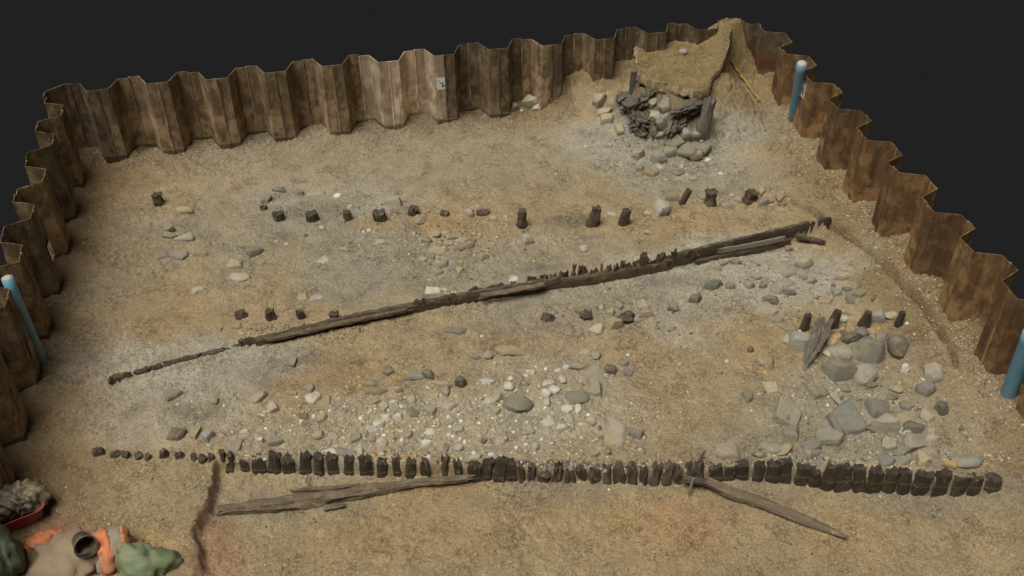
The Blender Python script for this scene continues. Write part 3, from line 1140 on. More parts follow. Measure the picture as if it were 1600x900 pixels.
# (pixel x, pixel width, extra height px, kind)
blocks = [(361, 13, -8, 's'), (385, 13, 0, 's'), (407, 20, 2, 's'), (430, 19, 1, 's'), (454, 17, 2, 's'), (478, 18, 8, 's'), (501, 16, 2, 's'), (524, 18, 1, 's'), (547, 15, 0, 's'), (574, 19, 2, 's'),
          (599, 17, -1, 's'), (623, 16, -5, 's'), (644, 17, -6, 's'), (668, 15, -2, 'r'), (697, 13, 2, 'r'), (719, 13, 1, 'r'), (742, 19, 6, 's'), (763, 16, 6, 's'), (783, 18, 6, 's'), (802, 16, 5, 's'), (817, 11, 0, 'r'),
          (832, 14, -2, 'r'), (852, 18, -4, 'r'), (872, 16, 3, 'r'), (893, 18, -2, 'r'), (911, 14, 2, 'r'), (931, 18, -3, 'r'), (950, 15, 0, 'r'), (970, 20, -4, 'r'), (990, 16, 2, 'r'), (1008, 15, -2, 'r'),
          (1026, 17, 5, 'r'), (1044, 16, 0, 'r'), (1062, 15, 4, 'r'), (1079, 14, 1, 'r'), (1096, 15, 8, 'r'), (1118, 24, -2, 's'), (1140, 18, -3, 's'), (1160, 20, -2, 's'), (1184, 16, 4, 's'), (1207, 20, 2, 's'),
          (1230, 19, 4, 's'), (1253, 21, -1, 's'), (1274, 17, 1, 's'), (1294, 21, 5, 's'), (1318, 24, 2, 's'), (1345, 19, 3, 's'), (1367, 20, 0, 's'), (1391, 20, 3, 's'), (1413, 17, 5, 's'), (1438, 25, 4, 's'),
          (1468, 23, 0, 's'), (1497, 25, 2, 's'), (1523, 22, 7, 's'), (1551, 25, 2, 's')]
nb = len(blocks)
for i, (px, wp, ex, kd) in enumerate(blocks):
    fy = float(np.interp(px, FEET[:, 0], FEET[:, 1]))
    ty = float(np.interp(px, TOPS[:, 0], TOPS[:, 1])) - ex * .5
    b = P(px, fy, ZFP(px))
    m = mpp(b)
    h = (fy - ty - 9) / up_px(b)
    b = b + np.array((.0, .09, 0))
    if i < 16:
        lab = 'blackened stake of the front row, %s from the cut corner of the trench' % ORD[i]
    elif i < 36:
        lab = 'rotten front-row stake, %s from the tip of the long split log' % ORD[i - 16]
    else:
        lab = 'squared black front-row stake, %s from the end by the rusty wall' % ORD[nb - 1 - i]
    stake(b, h * random.uniform(.82, 1.12), wp * m * 1.12, .17 + .05 * random.random(), 'black' if kd == 's' else 'dark', lab, GR,
          expo=6 if kd == 's' else 3.5, lean=(random.uniform(-.12, .12), .10 + random.uniform(-.12, .10)), taper=random.uniform(.78, .98) if kd == 's' else .8, rough=.15 if kd == 's' else .3, jag=.045 if kd == 's' else .09,
          rot=-.17 + random.uniform(-.15, .15), knob=.1 if kd == 's' else .35, bury=.3)
# stubs continuing the row to the left
for i, (px, py, wp, hp_) in enumerate([(154, 708, 16, 8), (181, 711, 15, 6), (197, 712, 13, 6), (217, 714, 11, 5), (231, 715, 8, 5), (258, 713, 12, 12), (282, 714, 15, 9), (303, 716, 9, 6), (317, 718, 11, 6), (331, 717, 9, 7), (349, 714, 8, 13), (361, 715, 9, 8)]):
    b = G(px, py)
    m = mpp(b)
    stake(b, hp_ / up_px(b) * .7, wp * m * 1.1, .15, 'dark', 'low dark stub in mud, %s from the loose end of the front row' % ORD[i], 'stubs trailing off the front row', expo=3, rough=.3, jag=.03, knob=.3, lean=(random.uniform(-.2, .2), 0))

# back row of stumps
BR = 'stumps of the far row'
for i, (px, py, wp, hp_, kw, lab) in enumerate([
        (436, 346, 19, 14, dict(expo=2.5), 'round brown stump of the far row, nearest the isolated stump'),
        (488, 347, 20, 15, dict(expo=3), 'round brown stump of the far row, second from the grey stony corner'),
        (544, 345, 13, 15, dict(expo=4), 'narrow brown stump of the far row between two wide ones'),
        (594, 346, 20, 16, dict(expo=3.5), 'wide squared brown stump of the far row beside a pale slab'),
        (645, 338, 15, 11, dict(lean=(.5, 0)), 'short grey leaning stump of the far row with a stone against it'),
        (695, 338, 15, 8, dict(expo=2.6), 'small low round stump alone in the middle of the far row'),
        (757, 337, 22, 8, dict(expo=2.5), 'broad low stump of the far row next to tan stones'),
        (817, 356, 17, 26, dict(knob=.5, rough=.3, expo=2.5), 'knobbly rotten stump of the far row standing by a black stain'),
        (926, 355, 16, 30, dict(lean=(.22, 0), knob=.35, rough=.25), 'tallest dark stake of the far row with a crooked top'),
        (975, 353, 15, 24, dict(lean=(.2, 0), rough=.2), 'dark squared stake leaning at the edge of the mound'),
        (1066, 320, 10, 22, dict(lean=(.45, 0), rough=.2), 'thin dark stake leaning over behind the white slab'),
        (1113, 322, 21, 26, dict(knob=.4, rough=.3, expo=2.5), 'thick knobbly stump standing on the mound'),
        (1172, 318, 20, 19, dict(knob=.4, rough=.3, lean=(.3, 0)), 'split dark stump on the mound among cobbles'),
        (412, 328, 12, 6, dict(expo=2.5), 'low black stump at the grey stony corner'),
        (248, 322, 15, 18, dict(knob=.5, rough=.35, expo=2.5), 'isolated ragged black stump away from every row'),
        (377, 498, 20, 12, dict(knob=.4, rough=.3, expo=2.4), 'rotten stub behind the long plank, first of four from the dark wall'),
        (423, 501, 16, 15, dict(knob=.4, rough=.3, expo=2.4), 'rotten stub behind the long plank, second of four from the dark wall'),
        (470, 499, 15, 13, dict(knob=.4, rough=.3, expo=2.4), 'rotten stub behind the long plank, third of four from the dark wall'),
        (523, 500, 15, 12, dict(knob=.3, rough=.2, expo=2.4), 'rounded stub behind the long plank, fourth of four from the dark wall'),
        (857, 502, 20, 8, dict(knob=.5, rough=.4, expo=2.2), 'small hollow stub in front of the long plank'),
        (917, 500, 20, 12, dict(knob=.4, rough=.3), 'stub under a grey slab in front of the long plank'),
        (981, 506, 24, 14, dict(knob=.5, rough=.4, expo=2.4), 'black rotten stub wedged between stones in front of the long plank')]):
    b = G(px, py)
    m = mpp(b)
    hh = max(.06, (hp_ * 1.05 - .28 * wp) / up_px(b))
    b = b + np.array((.0, wp * m * .35, 0))
    b[2] = HG(b[0], b[1])
    kw2 = dict(expo=3.2, rough=.18, jag=.035, taper=.92)
    kw2.update(kw)
    stake(b, hh, wp * m, wp * m * .85, 'dark', lab, BR if i < 13 else None, name='stump', cat='stump', **kw2)
for i, (px, py, wp, wt, hp_, ln) in enumerate([(1256, 514, 15, 11, 26, .1), (1300, 509, 19, 11, 27, .16), (1350, 509, 19, 10, 26, .06), (1403, 507, 13, 9, 23, .12)]):
    b = G(px, py)
    m = mpp(b)
    stake(b, (hp_ - 4) / up_px(b), wp * m, wp * m, 'black', ['pointed black stake beside the leaning driftwood', 'tapered black stake between the driftwood and the grey upright slab', 'stout tapered black stake touching the grey upright slab', 'small black stake next to a white pebble, closest to the rusty wall'][i],
          'four black stakes standing among boulders', expo=2.6, lean=(ln, 0), taper=wt / wp * .95, rough=.1, jag=.02)


# ------------------------------------------------------------------ planks and logs
def board(name, pxs, z0, hgt, thick, mat, label, cat='plank', expo=7, namp=.12, jag=.08, seed=1, lift=0., n=None, hgt2=None, off=0., group=None, ztop=None):
    """board standing on edge along a pixel polyline of its foot"""
    pts = [P(x, y, z0) for x, y in pxs]
    pts = np.array(pts)
    dist = np.r_[0, np.cumsum(np.linalg.norm(np.diff(pts, axis=0), axis=1))]
    n = n or max(6, int(dist[-1] / .07))
    s = np.linspace(0, dist[-1], n)
    hh = np.linspace(hgt, hgt2 if hgt2 is not None else hgt, n)
    pth = np.stack([np.interp(s, dist, pts[:, k]) for k in range(3)], -1)
    pth[:, 2] += hh / 2 + lift
    tdir = (pts[-1] - pts[0])[:2]
    tdir /= np.linalg.norm(tdir)
    pth[:, 0] += -tdir[1] * off
    pth[:, 1] += tdir[0] * off
    wv = np.array([.15 * mnoise.noise(Vector((q * 1.3, seed * 3.1, 0))) for q in s])
    rad = [(thick / 2 * (1 + .25 * mnoise.noise(Vector((q * 3, seed, 5)))), h_ / 2 * (1 + .6 * wv_ + .15 * mnoise.noise(Vector((q * 6, seed, 9))))) for q, h_, wv_ in zip(s, hh, wv)]
    v, f = loft(pth, rad, 16, expo, namp, 7, seed, jag0=jag, jag1=jag, stretch=.35)
    c = pth[len(pth) // 2]
    ang = math.atan2(tdir[1], tdir[0])
    # local x along the board so that the grain follows it
    dv = v - c
    ca_, sa_ = math.cos(-ang), math.sin(-ang)
    lv = np.stack([dv[:, 0] * ca_ - dv[:, 1] * sa_, dv[:, 0] * sa_ + dv[:, 1] * ca_, dv[:, 2]], -1)
    o = mesh_obj(name, lv, f, WOOD[mat], sharp=32)
    o.location = c
    o.rotation_euler = (0, 0, ang)
    return tag(o, label, cat, group)


board('plank', [(400, 543), (540, 510), (700, 479), (872, 452)], -.05, .22, .11, 'plank', 'long straight dark plank on edge running from the four stubs to the splintered stretch', seed=3, hgt2=.30)
board('plank', [(420, 536), (560, 505), (640, 487)], .10, .07, .13, 'lath', 'thin weathered strip lying along the top of the long plank near the four stubs', seed=5, off=.07, namp=.25)
board('plank', [(752, 467), (850, 449)], .19, .06, .11, 'drift', 'pale brown strip on top of the long plank below a white flat stone', seed=7, off=.05, namp=.25)
board('plank', [(845, 456), (930, 444), (1045, 424)], -.05, .25, .10, 'lath', 'splintered plank with upright broken laths behind it', seed=9, hgt2=.3, namp=.28, jag=.15)
board('plank', [(1040, 426), (1120, 405), (1200, 386), (1292, 363)], -.05, .36, .09, 'plank', 'tall dark board holding the mound, ending at the gravel bank', seed=11, hgt2=.36, namp=.08, off=.07)
board('plank', [(1085, 414), (1180, 393), (1232, 380)], -.04, .13, .06, 'plank', 'low black board at the foot of the tall dark board', seed=13, namp=.12, off=-.02)
board('plank', [(1125, 396), (1180, 386), (1222, 377)], .12, .13, .03, 'paleboard', 'pale grey board set in the slot of the tall dark board', seed=15, namp=.08, off=-.0)
board('plank', [(1246, 372), (1285, 382)], .03, .10, .10, 'dark', 'short loose plank sloping away from the end of the tall board', seed=17, namp=.2)
# decayed edge west of the long plank
frag = [((174, 601), (204, 593), .15), ((213, 590), (236, 584), .13), ((238, 583), (252, 579), .12), ((260, 576), (283, 571), .11), ((284, 570), (314, 563), .12), ((318, 561), (352, 553), .10), ((352, 553), (376, 546), .09), ((378, 546), (396, 541), .20)]
for i, (a_, b_, h_) in enumerate(frag):
    board('plank_fragment', [a_, b_], -.04, h_ + .04, .10, 'dark', 'rotten plank edge showing in the mud, %s piece from its loose end' % ORD[i], 'plank', 4, .35, .06, 30 + i, group='rotten edge pieces continuing the long plank', n=8)
# upright broken laths behind the plank
lath = [(430, 526, 9, 5), (447, 523, 10, 5), (463, 519, 12, 5), (480, 515, 8, 4), (556, 498, 10, 6), (575, 495, 14, 5), (592, 492, 16, 5), (612, 488, 10, 4), (654, 478, 12, 11), (662, 480, 10, 6), (690, 471, 18, 6), (706, 467, 14, 6), (738, 459, 20, 6),
        (758, 455, 20, 6), (778, 450, 16, 6), (803, 446, 12, 6), (832, 439, 18, 8), (848, 436, 12, 9), (864, 434, 10, 7), (876, 434, 8, 10), (885, 432, 8, 9), (895, 430, 5, 16), (906, 429, 10, 17), (915, 428, 6, 12), (928, 427, 9, 8), (939, 425, 3, 15),
        (950, 424, 12, 10), (962, 421, 9, 12), (969, 420, 7, 19), (981, 418, 12, 10), (992, 416, 10, 12), (1006, 414, 10, 23), (1018, 415, 8, 12), (1030, 413, 14, 16), (1052, 408, 12, 18), (1066, 402, 10, 12), (1078, 399, 12, 8), (1092, 396, 10, 7)]
for i, (px, py, wp, hp_) in enumerate(lath):
    b = G(px, py + 3)
    m = mpp(b)
    stake(b, hp_ / up_px(b) * random.uniform(.5, .95) + .04, wp * m * random.uniform(1.0, 1.7), random.uniform(.04, .09), 'lath', ('broken lath stump behind the long plank, %s from the four stubs' % ORD[i]) if i < 19 else ('ragged lath behind the splintered plank, %s from the tall board' % ORD[len(lath) - 1 - i]),
          'broken laths along the diagonal plank', name='lath', expo=3, lean=(random.uniform(-.25, .25), random.uniform(-.1, .1)), taper=.75, rough=.4, jag=.07, rot=.25 + random.uniform(-.4, .4), cat='lath', knob=.5, bury=.12)


def log(name, pxs, zs, rads, mat, label, cat='log', seed=1, namp=.2, jag=.05, expo=2.2, n=40, flat=.8):
    pts = np.array([P(x, y, z) for (x, y), z in zip(pxs, zs)])
    dist = np.r_[0, np.cumsum(np.linalg.norm(np.diff(pts, axis=0), axis=1))]
    s = np.linspace(0, dist[-1], n)
    pth = np.stack([np.interp(s, dist, pts[:, k]) for k in range(3)], -1)
    for k in range(3):                                   # soften the kinks
        pth[1:-1] = (pth[:-2] + 2 * pth[1:-1] + pth[2:]) / 4
    rr = np.interp(s, dist, rads)
    for i in range(n):
        pth[i] += np.array((.0, .25, .5)) * .06 * mnoise.noise(Vector((s[i] * 1.7, seed, 2)))
    rad = [(r, r * flat) for r in rr]
    v, f = loft(pth, rad, 26, expo, namp, 7, seed, jag0=jag, jag1=jag, stretch=.10)
    c = pth[n // 2]
    td = pts[-1] - pts[0]
    q = Vector(td).to_track_quat('X', 'Z')
    lv = (v - c) @ np.array(q.to_matrix())
    o = mesh_obj(name, lv, f, WOOD[mat], sharp=32)
    o.location = c
    o.rotation_mode = 'QUATERNION'
    o.rotation_quaternion = q
    return tag(o, label, cat)


zf = -.12
lg = log('log', [(345, 797), (430, 789), (500, 780), (560, 770), (620, 759), (735, 746)], [zf] * 5 + [zf + .05], [.07, .115, .11, .10, .075, .045], 'drift', 'long split log lying in the trench below the front row', seed=41, namp=.26, jag=.12, n=90, flat=1.05)
log('branch', [(455, 766), (500, 764), (560, 757)], [zf, zf + .02, zf], [.02, .035, .02], 'drift', 'thin split branch lying behind the long split log', 'branch', 43, .3, .05, n=24)
log('branch', [(508, 793), (538, 789)], [zf, zf], [.05, .03], 'drift', 'short chunk of wood in front of the long split log', 'branch', 44, .3, .03, n=12)
log('branch', [(482, 740), (477, 757), (486, 762)], [-.1, zf + .02, zf], [.012, .016, .012], 'drift', 'bent twig hanging from the blackened stakes above the split log', 'branch', 46, .2, .01, n=12)
log('branch', [(1076, 776), (1079, 762), (1084, 748)], [-.2, -.06, .04], [.008, .022, .02], 'drift', 'pointed splinter hanging below the ragged front row', 'branch', 47, .2, .01, n=12)
log('branch', [(1094, 735), (1096, 712), (1102, 706)], [0, .14, .2], [.03, .02, .012], 'dark', 'crooked twig sticking up above the ragged front row', 'branch', 48, .3, .01, n=12)
log('log', [(1104, 751), (1150, 772), (1200, 790), (1250, 809), (1320, 838)], [-.02, -.09, -.17, -.21, -.25], [.07, .10, .10, .09, .04], 'drift', 'smooth tapering log sloping away from the front row', seed=51, namp=.15, jag=.05, n=50)
log('log', [(1070, 748), (1110, 756), (1145, 777)], [-.02, -.05, -.12], [.06, .05, .04], 'dark', 'dark broken branch over the head of the tapering log', seed=53, namp=.4, jag=.08, n=24)
# leaning driftwood among the boulders
b0, b1 = G(1257, 577), G(1283, 497)
log('driftwood', [(1257, 577), (1267, 552), (1275, 530), (1284, 496)], [b0[2] + .01, b0[2] + .16, b0[2] + .26, b0[2] + .42], [.02, .09, .15, .05], 'root', 'twisted grey driftwood splinter leaning over the boulders', 'driftwood', 61, .55, .08, 2.2, 40, .5)
log('driftwood', [(1268, 541), (1284, 522), (1300, 500)], [b0[2] + .15, b0[2] + .25, b0[2] + .3], [.05, .11, .04], 'root', 'second grey splinter crossing the leaning driftwood', 'driftwood', 62, .35, .05, 2.2, 26, .5)

# ------------------------------------------------------------------ timber under the clay platform
b = G(988, 146)
stake(b, 36 / up_px(b), .17, .06, 'grey', 'upright grey plank at the left corner of the clay platform', name='post', expo=7, taper=.95, rough=.08, jag=.03, cat='post')
b = G(1096, 206)
stake(b, 46 / up_px(b), .30, .22, 'grey', 'thick dark upright post under the right end of the clay lip', name='post', expo=4, lean=(.22, .1), taper=.9, rough=.25, jag=.1, cat='post', knob=.25)
RT = [([(969, 149), (980, 162), (993, 168), (1003, 160)], .15, 'knotted dark root below the upright grey plank', .13),
      ([(996, 163), (1006, 152), (1018, 142)], .12, 'splintered branch rising to the clay lip', .08),
      ([(986, 196), (1000, 200), (1014, 207)], .06, 'rotten timber lump among the stones below the root', .13),
      ([(993, 178), (1004, 186), (1016, 192)], .14, 'dark rotten stem below the knotted root', .14),
      ([(1045, 208), (1052, 192), (1065, 178), (1085, 168), (1097, 166)], .15, 'curved dark root beam reaching to the thick post', .12),
      ([(1050, 178), (1070, 170), (1092, 163)], .28, 'upper root beam under the clay lip', .07),
      ([(1015, 185), (1018, 200), (1022, 214)], .08, 'brown stump end sticking out below the stones', .07)]
for i, (px, lift, lab, r_) in enumerate(RT):
    zs = [G(x, y + 6)[2] + lift for x, y in px]
    k = len(px)
    log('root', px, zs, [1.3 * r_ * (.7 if j in (0, k - 1) else 1) for j in range(k)], 'root' if i != 6 else 'drift', lab, 'root', 70 + i, .65, .10, 2.6, 40, .9)

# yellow strap in the corner gully
pts = []
for x, y in [(1142, 95), (1150, 107), (1158, 117), (1167, 129), (1173, 138), (1181, 149), (1187, 157)]:
    q = G(x, y)
    pts.append((q[0], q[1], q[2] + .015))
pts = np.array(pts)
s = np.linspace(0, len(pts) - 1, 40)
pth = np.stack([np.interp(s, np.arange(len(pts)), pts[:, k]) for k in range(3)], -1)
pth[:, 2] += .015 * np.sin(s * 5)
v, f = loft(pth, [(.05, .012)] * 40, 8, 4, .1, 6, 5)
tag(mesh_obj('strap', v, f, MAT['yellow'], None, True, pth[20]), 'yellow strap lying in the gully beside the corner mud', 'strap')


# ------------------------------------------------------------------ stones
def stone_mesh(kind, w_, d_, h_, seed):
    rs = random.Random(seed)
    bm = bmesh.new()
    if kind == 'c':                                      # rounded cobble
        bmesh.ops.create_icosphere(bm, subdivisions=3, radius=1)
        off = Vector((rs.uniform(0, 90), rs.uniform(0, 90), 0))
        cuts = []
        for _ in range(rs.randint(5, 9)):                # broken faces
            n_ = Vector((rs.gauss(0, 1), rs.gauss(0, 1), rs.gauss(0, .8))).normalized()
            cuts.append((n_, rs.uniform(.62, .88)))
        for v_ in bm.verts:
            p = v_.co.copy() * (1 + .22 * mnoise.noise(v_.co * 1.1 + off))
            for n_, d in cuts:
                e = p.dot(n_) - d
                if e > 0:
                    p -= n_ * e * .92
            p *= 1.12 + .05 * mnoise.noise(p * 3.5 + off) + .03 * mnoise.noise(p * 8 + off)
            v_.co = Vector((p.x * w_ / 2, p.y * d_ / 2, p.z * h_ / 2))
        smooth = True
    else:                                                # broken slab or block
        n = rs.randint(5, 8)
        a0 = rs.uniform(0, 6.28)
        pts = []
        for layer, (z, s_) in enumerate(((-.5, 1.0), (.15, 1.0), (.5, .82 if kind == 's' else .7))):
            for i in range(n):
                a_ = a0 + 2 * math.pi * (i + .25 * math.sin(i * 2.3 + seed)) / n
                r_ = 1 + .22 * math.sin(seed * 1.7 + i * 2.9)
                r_ *= s_ * (1 + rs.uniform(-.06, .06))
                pts.append((math.cos(a_) * r_ * w_ / 2, math.sin(a_) * r_ * d_ / 2, z * h_ * (1 + rs.uniform(-.08, .08))))
        vs = [bm.verts.new(p) for p in pts]
        bmesh.ops.convex_hull(bm, input=vs)
        bmesh.ops.delete(bm, geom=[v_ for v_ in bm.verts if not v_.link_faces], context='VERTS')
        bmesh.ops.dissolve_limit(bm, angle_limit=.12, verts=bm.verts, edges=bm.edges)
        bmesh.ops.bevel(bm, geom=bm.edges[:], offset=min(w_, d_, h_) * .05, segments=1, affect='EDGES', profile=.6)
        bmesh.ops.triangulate(bm, faces=bm.faces)
        off = Vector((seed * .37, seed * .11, 0))
        for v_ in bm.verts:
            v_.co += v_.normal * (min(w_, d_) * .07 * mnoise.noise(v_.co * (3.2 / min(w_, d_)) + off))
        smooth = True
    me = bpy.data.meshes.new('stone')
    bm.normal_update()
    bm.to_mesh(me)
    bm.free()
    me.polygons.foreach_set('use_smooth', [smooth] * len(me.polygons))
    me.set_sharp_from_angle(angle=math.radians(24))
    return me


STN = []


def S(ox, oy, sc, items):
    for it in items:
        x, y, w_, h_, c = it[:5]
        STN.append((ox + x / sc, oy + y / sc, w_ / sc, h_ / sc, c, it[5] if len(it) > 5 else None, it[6] if len(it) > 6 else None))


# each entry: centre x, y, width, height (pixels of an enlarged view), colour, shape (s slab, b block, c cobble, f flat bedded slab)
S(380, 270, 5, [(105, 600, 90, 110, 'grey', 's'), (280, 130, 110, 50, 'green', 's'), (560, 160, 160, 50, 'grey', 'f'), (740, 180, 90, 30, 'white', 'f', 'small bright white flat stone behind the far stump row'),
    (1180, 225, 130, 90, 'pale', 'b', 'pale slab leaning on the far row beside a wide squared stump'), (1330, 270, 110, 40, 'grey', 's'), (1270, 230, 40, 40, 'dark', 'b'), (1140, 310, 40, 60, 'tan', 'b'), (615, 430, 70, 40, 'pale', 's'), (605, 350, 50, 40, 'tan', 'b'),
    (490, 490, 60, 30, 'dark', 's'), (790, 600, 80, 40, 'tan', 'c'), (1380, 370, 80, 60, 'tan', 'c'), (1430, 520, 80, 60, 'tan', 'c'), (1500, 470, 90, 60, 'tan', 'c'), (1590, 550, 50, 40, 'tan', 'c'), (1520, 600, 170, 60, 'pale', 'f'),
    (1560, 710, 90, 60, 'grey', 's'), (1135, 775, 50, 50, 'tan', 'b'), (940, 460, 40, 25, 'white', 'c'), (985, 450, 60, 25, 'pale', 'c'), (265, 535, 60, 40, 'pale', 'c'), (340, 555, 60, 30, 'tan', 's'), (1070, 535, 90, 40, 'pale', 'f'),
    (630, 670, 110, 60, 'pale', 'f'), (1400, 665, 60, 60, 'pale', 'f'), (1335, 480, 60, 40, 'tan', 'c'), (140, 690, 80, 50, 'grey', 'f'), (180, 200, 100, 90, 'grey', 's'), (450, 165, 60, 40, 'dark', 's'), (840, 260, 70, 30, 'tan', 's')])
S(680, 270, 5, [(270, 320, 70, 80, 'pale', 'b'), (210, 330, 40, 50, 'tan', 'b'), (455, 360, 60, 50, 'tan', 'b'), (550, 345, 60, 30, 'tan', 'c'), (75, 460, 70, 60, 'pale', 'f'), (305, 475, 50, 50, 'tan', 'b'), (210, 530, 110, 50, 'pale', 's'),
    (110, 550, 80, 50, 'pale', 's'), (265, 565, 80, 60, 'tan', 'b'), (195, 590, 60, 50, 'tan', 'b'), (130, 505, 100, 40, 'tan', 's'), (370, 660, 90, 60, 'tan', 'b', 'tan squared block at the edge of the tan cobbles'), (140, 645, 110, 50, 'grey', 'f'), (205, 695, 60, 40, 'tan', 'b'),
    (190, 755, 60, 60, 'tan', 's'), (280, 690, 60, 50, 'grey', 'f'), (715, 525, 80, 90, 'white', 'b', 'chalky white block in front of the knobbly rotten stump'), (1160, 590, 70, 70, 'pale', 'c', 'egg-shaped pale cobble alone on the smooth mud'), (1375, 330, 80, 50, 'pale', 's'),
    (890, 540, 25, 20, 'tan', 'c'), (615, 825, 80, 50, 'white', 'f'), (20, 770, 60, 50, 'tan', 'c')])
S(980, 250, 5, [(265, 375, 130, 130, 'white', 'b', 'large upright white slab between dark stakes by the mound'), (360, 295, 100, 80, 'grey', 'b'), (860, 305, 60, 60, 'pale', 'c'), (770, 350, 90, 80, 'blue', 's'), (1060, 330, 110, 60, 'purple', 'b'), (1120, 310, 60, 50, 'tan', 'c'),
    (1210, 350, 70, 50, 'purple', 'c'), (1190, 290, 70, 60, 'tan', 's'), (1050, 235, 50, 60, 'tan', 'c'), (590, 280, 70, 60, 'grey', 's'), (190, 95, 120, 60, 'tan', 's'), (100, 70, 60, 60, 'pale', 'b'), (250, 60, 90, 70, 'pale', 's'), (350, 70, 140, 80, 'grey', 's'),
    (510, 145, 50, 40, 'grey', 'b'), (735, 105, 50, 30, 'white', 'c'), (630, 4, 60, 30, 'white', 'c'), (160, 420, 60, 60, 'tan', 'c'), (820, 275, 50, 30, 'purple', 'c'), (1000, 320, 40, 60, 'dark', 'b'),
    (680, 825, 100, 70, 'grey', 's'), (745, 800, 80, 50, 'grey', 's'), (840, 795, 100, 50, 'dark', 's'), (910, 820, 50, 40, 'grey', 'c'), (1255, 690, 60, 50, 'dark', 's'), (160, 560, 70, 40, 'tan', 'c')])
S(540, 400, 5, [(715, 265, 190, 70, 'white', 'f', 'broad whitish flat stone just behind the long plank'), (1310, 170, 90, 50, 'pale', 'f'), (855, 290, 60, 30, 'pale', 's'), (1065, 630, 38, 38, 'white', 'c', 'single round white pebble in front of the long plank'),
    (1280, 740, 210, 90, 'tan', 'c', 'long smooth tan boulder lying alone in front of the long plank'), (1110, 770, 70, 60, 'grey', 'c'), (1000, 780, 110, 50, 'grey', 's'), (600, 860, 40, 60, 'purple', 's'), (850, 570, 180, 60, 'blue', 'f')])
S(840, 400, 5, [(365, 425, 140, 60, 'grey', 's', 'grey slab capping a stub in front of the long plank'), (460, 570, 120, 80, 'pale', 's'), (570, 440, 70, 50, 'pale', 'b'), (600, 530, 130, 110, 'tan', 'b', 'tan squared block beside the black rotten stub'), (635, 390, 60, 60, 'grey', 's'), (815, 380, 100, 80, 'grey', 's'), (850, 450, 100, 80, 'tan', 'b'), (775, 490, 50, 60, 'pale', 's'),
    (1060, 400, 90, 80, 'grey', 'b'), (1230, 335, 100, 80, 'dark', 'b'), (1380, 225, 150, 80, 'green', 'b', 'dark green block near the foot of the tall dark board'), (1500, 230, 70, 50, 'green', 's'), (370, 760, 90, 60, 'pale', 'b'), (450, 770, 70, 60, 'grey', 'c'),
    (230, 870, 60, 50, 'white', 'c'), (300, 860, 120, 60, 'blue', 's'), (560, 870, 90, 50, 'dark', 'c'), (670, 830, 70, 60, 'purple', 'c'), (530, 280, 50, 40, 'tan', 'c'), (500, 400, 70, 40, 'pale', 's')])
S(1130, 400, 5, [(450, 65, 220, 130, 'grey', 'f', 'largest flat grey slab bedded in pale silt below the tall board'), (625, 60, 120, 100, 'grey', 'b'), (500, 110, 160, 80, 'grey', 'f'), (260, 155, 90, 50, 'grey', 's'), (195, 225, 80, 60, 'green', 'b'), (55, 230, 70, 60, 'grey', 's'), (310, 220, 60, 60, 'dark', 's'), (620, 145, 60, 80, 'pale', 's'),
    (690, 195, 80, 50, 'grey', 'b'), (410, 250, 110, 100, 'pale', 's'), (515, 280, 90, 60, 'dark', 's'), (500, 200, 110, 80, 'grey', 'f'), (640, 310, 140, 80, 'grey', 'f'), (370, 345, 110, 80, 'green', 'b'), (330, 410, 160, 110, 'pale', 'f'),
    (795, 350, 110, 60, 'tan', 'c'), (925, 165, 90, 60, 'tan', 'b'), (790, 180, 40, 30, 'tan', 'c'), (875, 275, 70, 80, 'blue', 'c'), (860, 230, 40, 40, 'dark', 'c'), (970, 260, 70, 50, 'purple', 's'), (1065, 290, 90, 70, 'grey', 'c'), (1175, 325, 60, 40, 'dark', 's'),
    (990, 340, 60, 60, 'blue', 'c'), (1010, 435, 100, 40, 'grey', 's'), (1205, 478, 100, 105, 'blue', 'b', 'grey upright slab between the two black stakes nearest the rusty wall'), (1300, 460, 90, 60, 'tan', 'c'), (425, 495, 80, 40, 'grey', 's'), (495, 560, 140, 60, 'tan', 's'),
    (600, 590, 40, 40, 'white', 'c'), (650, 585, 50, 40, 'yellow', 'c', 'smooth yellow pebble at the foot of the pointed black stake'), (940, 490, 50, 60, 'white', 'c'), (970, 510, 40, 30, 'yellow', 'c'), (900, 545, 90, 40, 'tan', 's'), (935, 570, 70, 40, 'yellow', 'c'), (875, 640, 90, 50, 'orange', 'b', 'yellow brick fragment lying among the boulders'),
    (840, 670, 70, 60, 'tan', 'c'), (940, 600, 70, 50, 'dark', 'c'), (1000, 640, 120, 80, 'dark', 'b'), (1080, 600, 90, 80, 'purple', 'c'), (1215, 565, 50, 40, 'orange', 'b'), (1435, 525, 40, 40, 'white', 'c'),
    (1230, 630, 80, 60, 'purple', 'c'), (1355, 695, 150, 170, 'dark', 'c', 'dark rounded boulder beside the hollow near the rusty wall'), (1130, 735, 220, 180, 'green', 'b', 'biggest green-grey boulder of the heap by the black stakes'), (910, 745, 210, 110, 'grey', 'c', 'long grey boulder between the driftwood and the biggest boulder'), (820, 765, 70, 70, 'pale', 'c'),
    (600, 675, 170, 150, 'blue', 'b', 'blue-grey slab half under the leaning driftwood'), (500, 650, 80, 60, 'pale', 'c'), (720, 810, 60, 40, 'yellow', 'c'), (210, 730, 50, 70, 'dark', 'c'), (320, 835, 120, 60, 'tan', 's'), (270, 830, 40, 40, 'dark', 'c')])
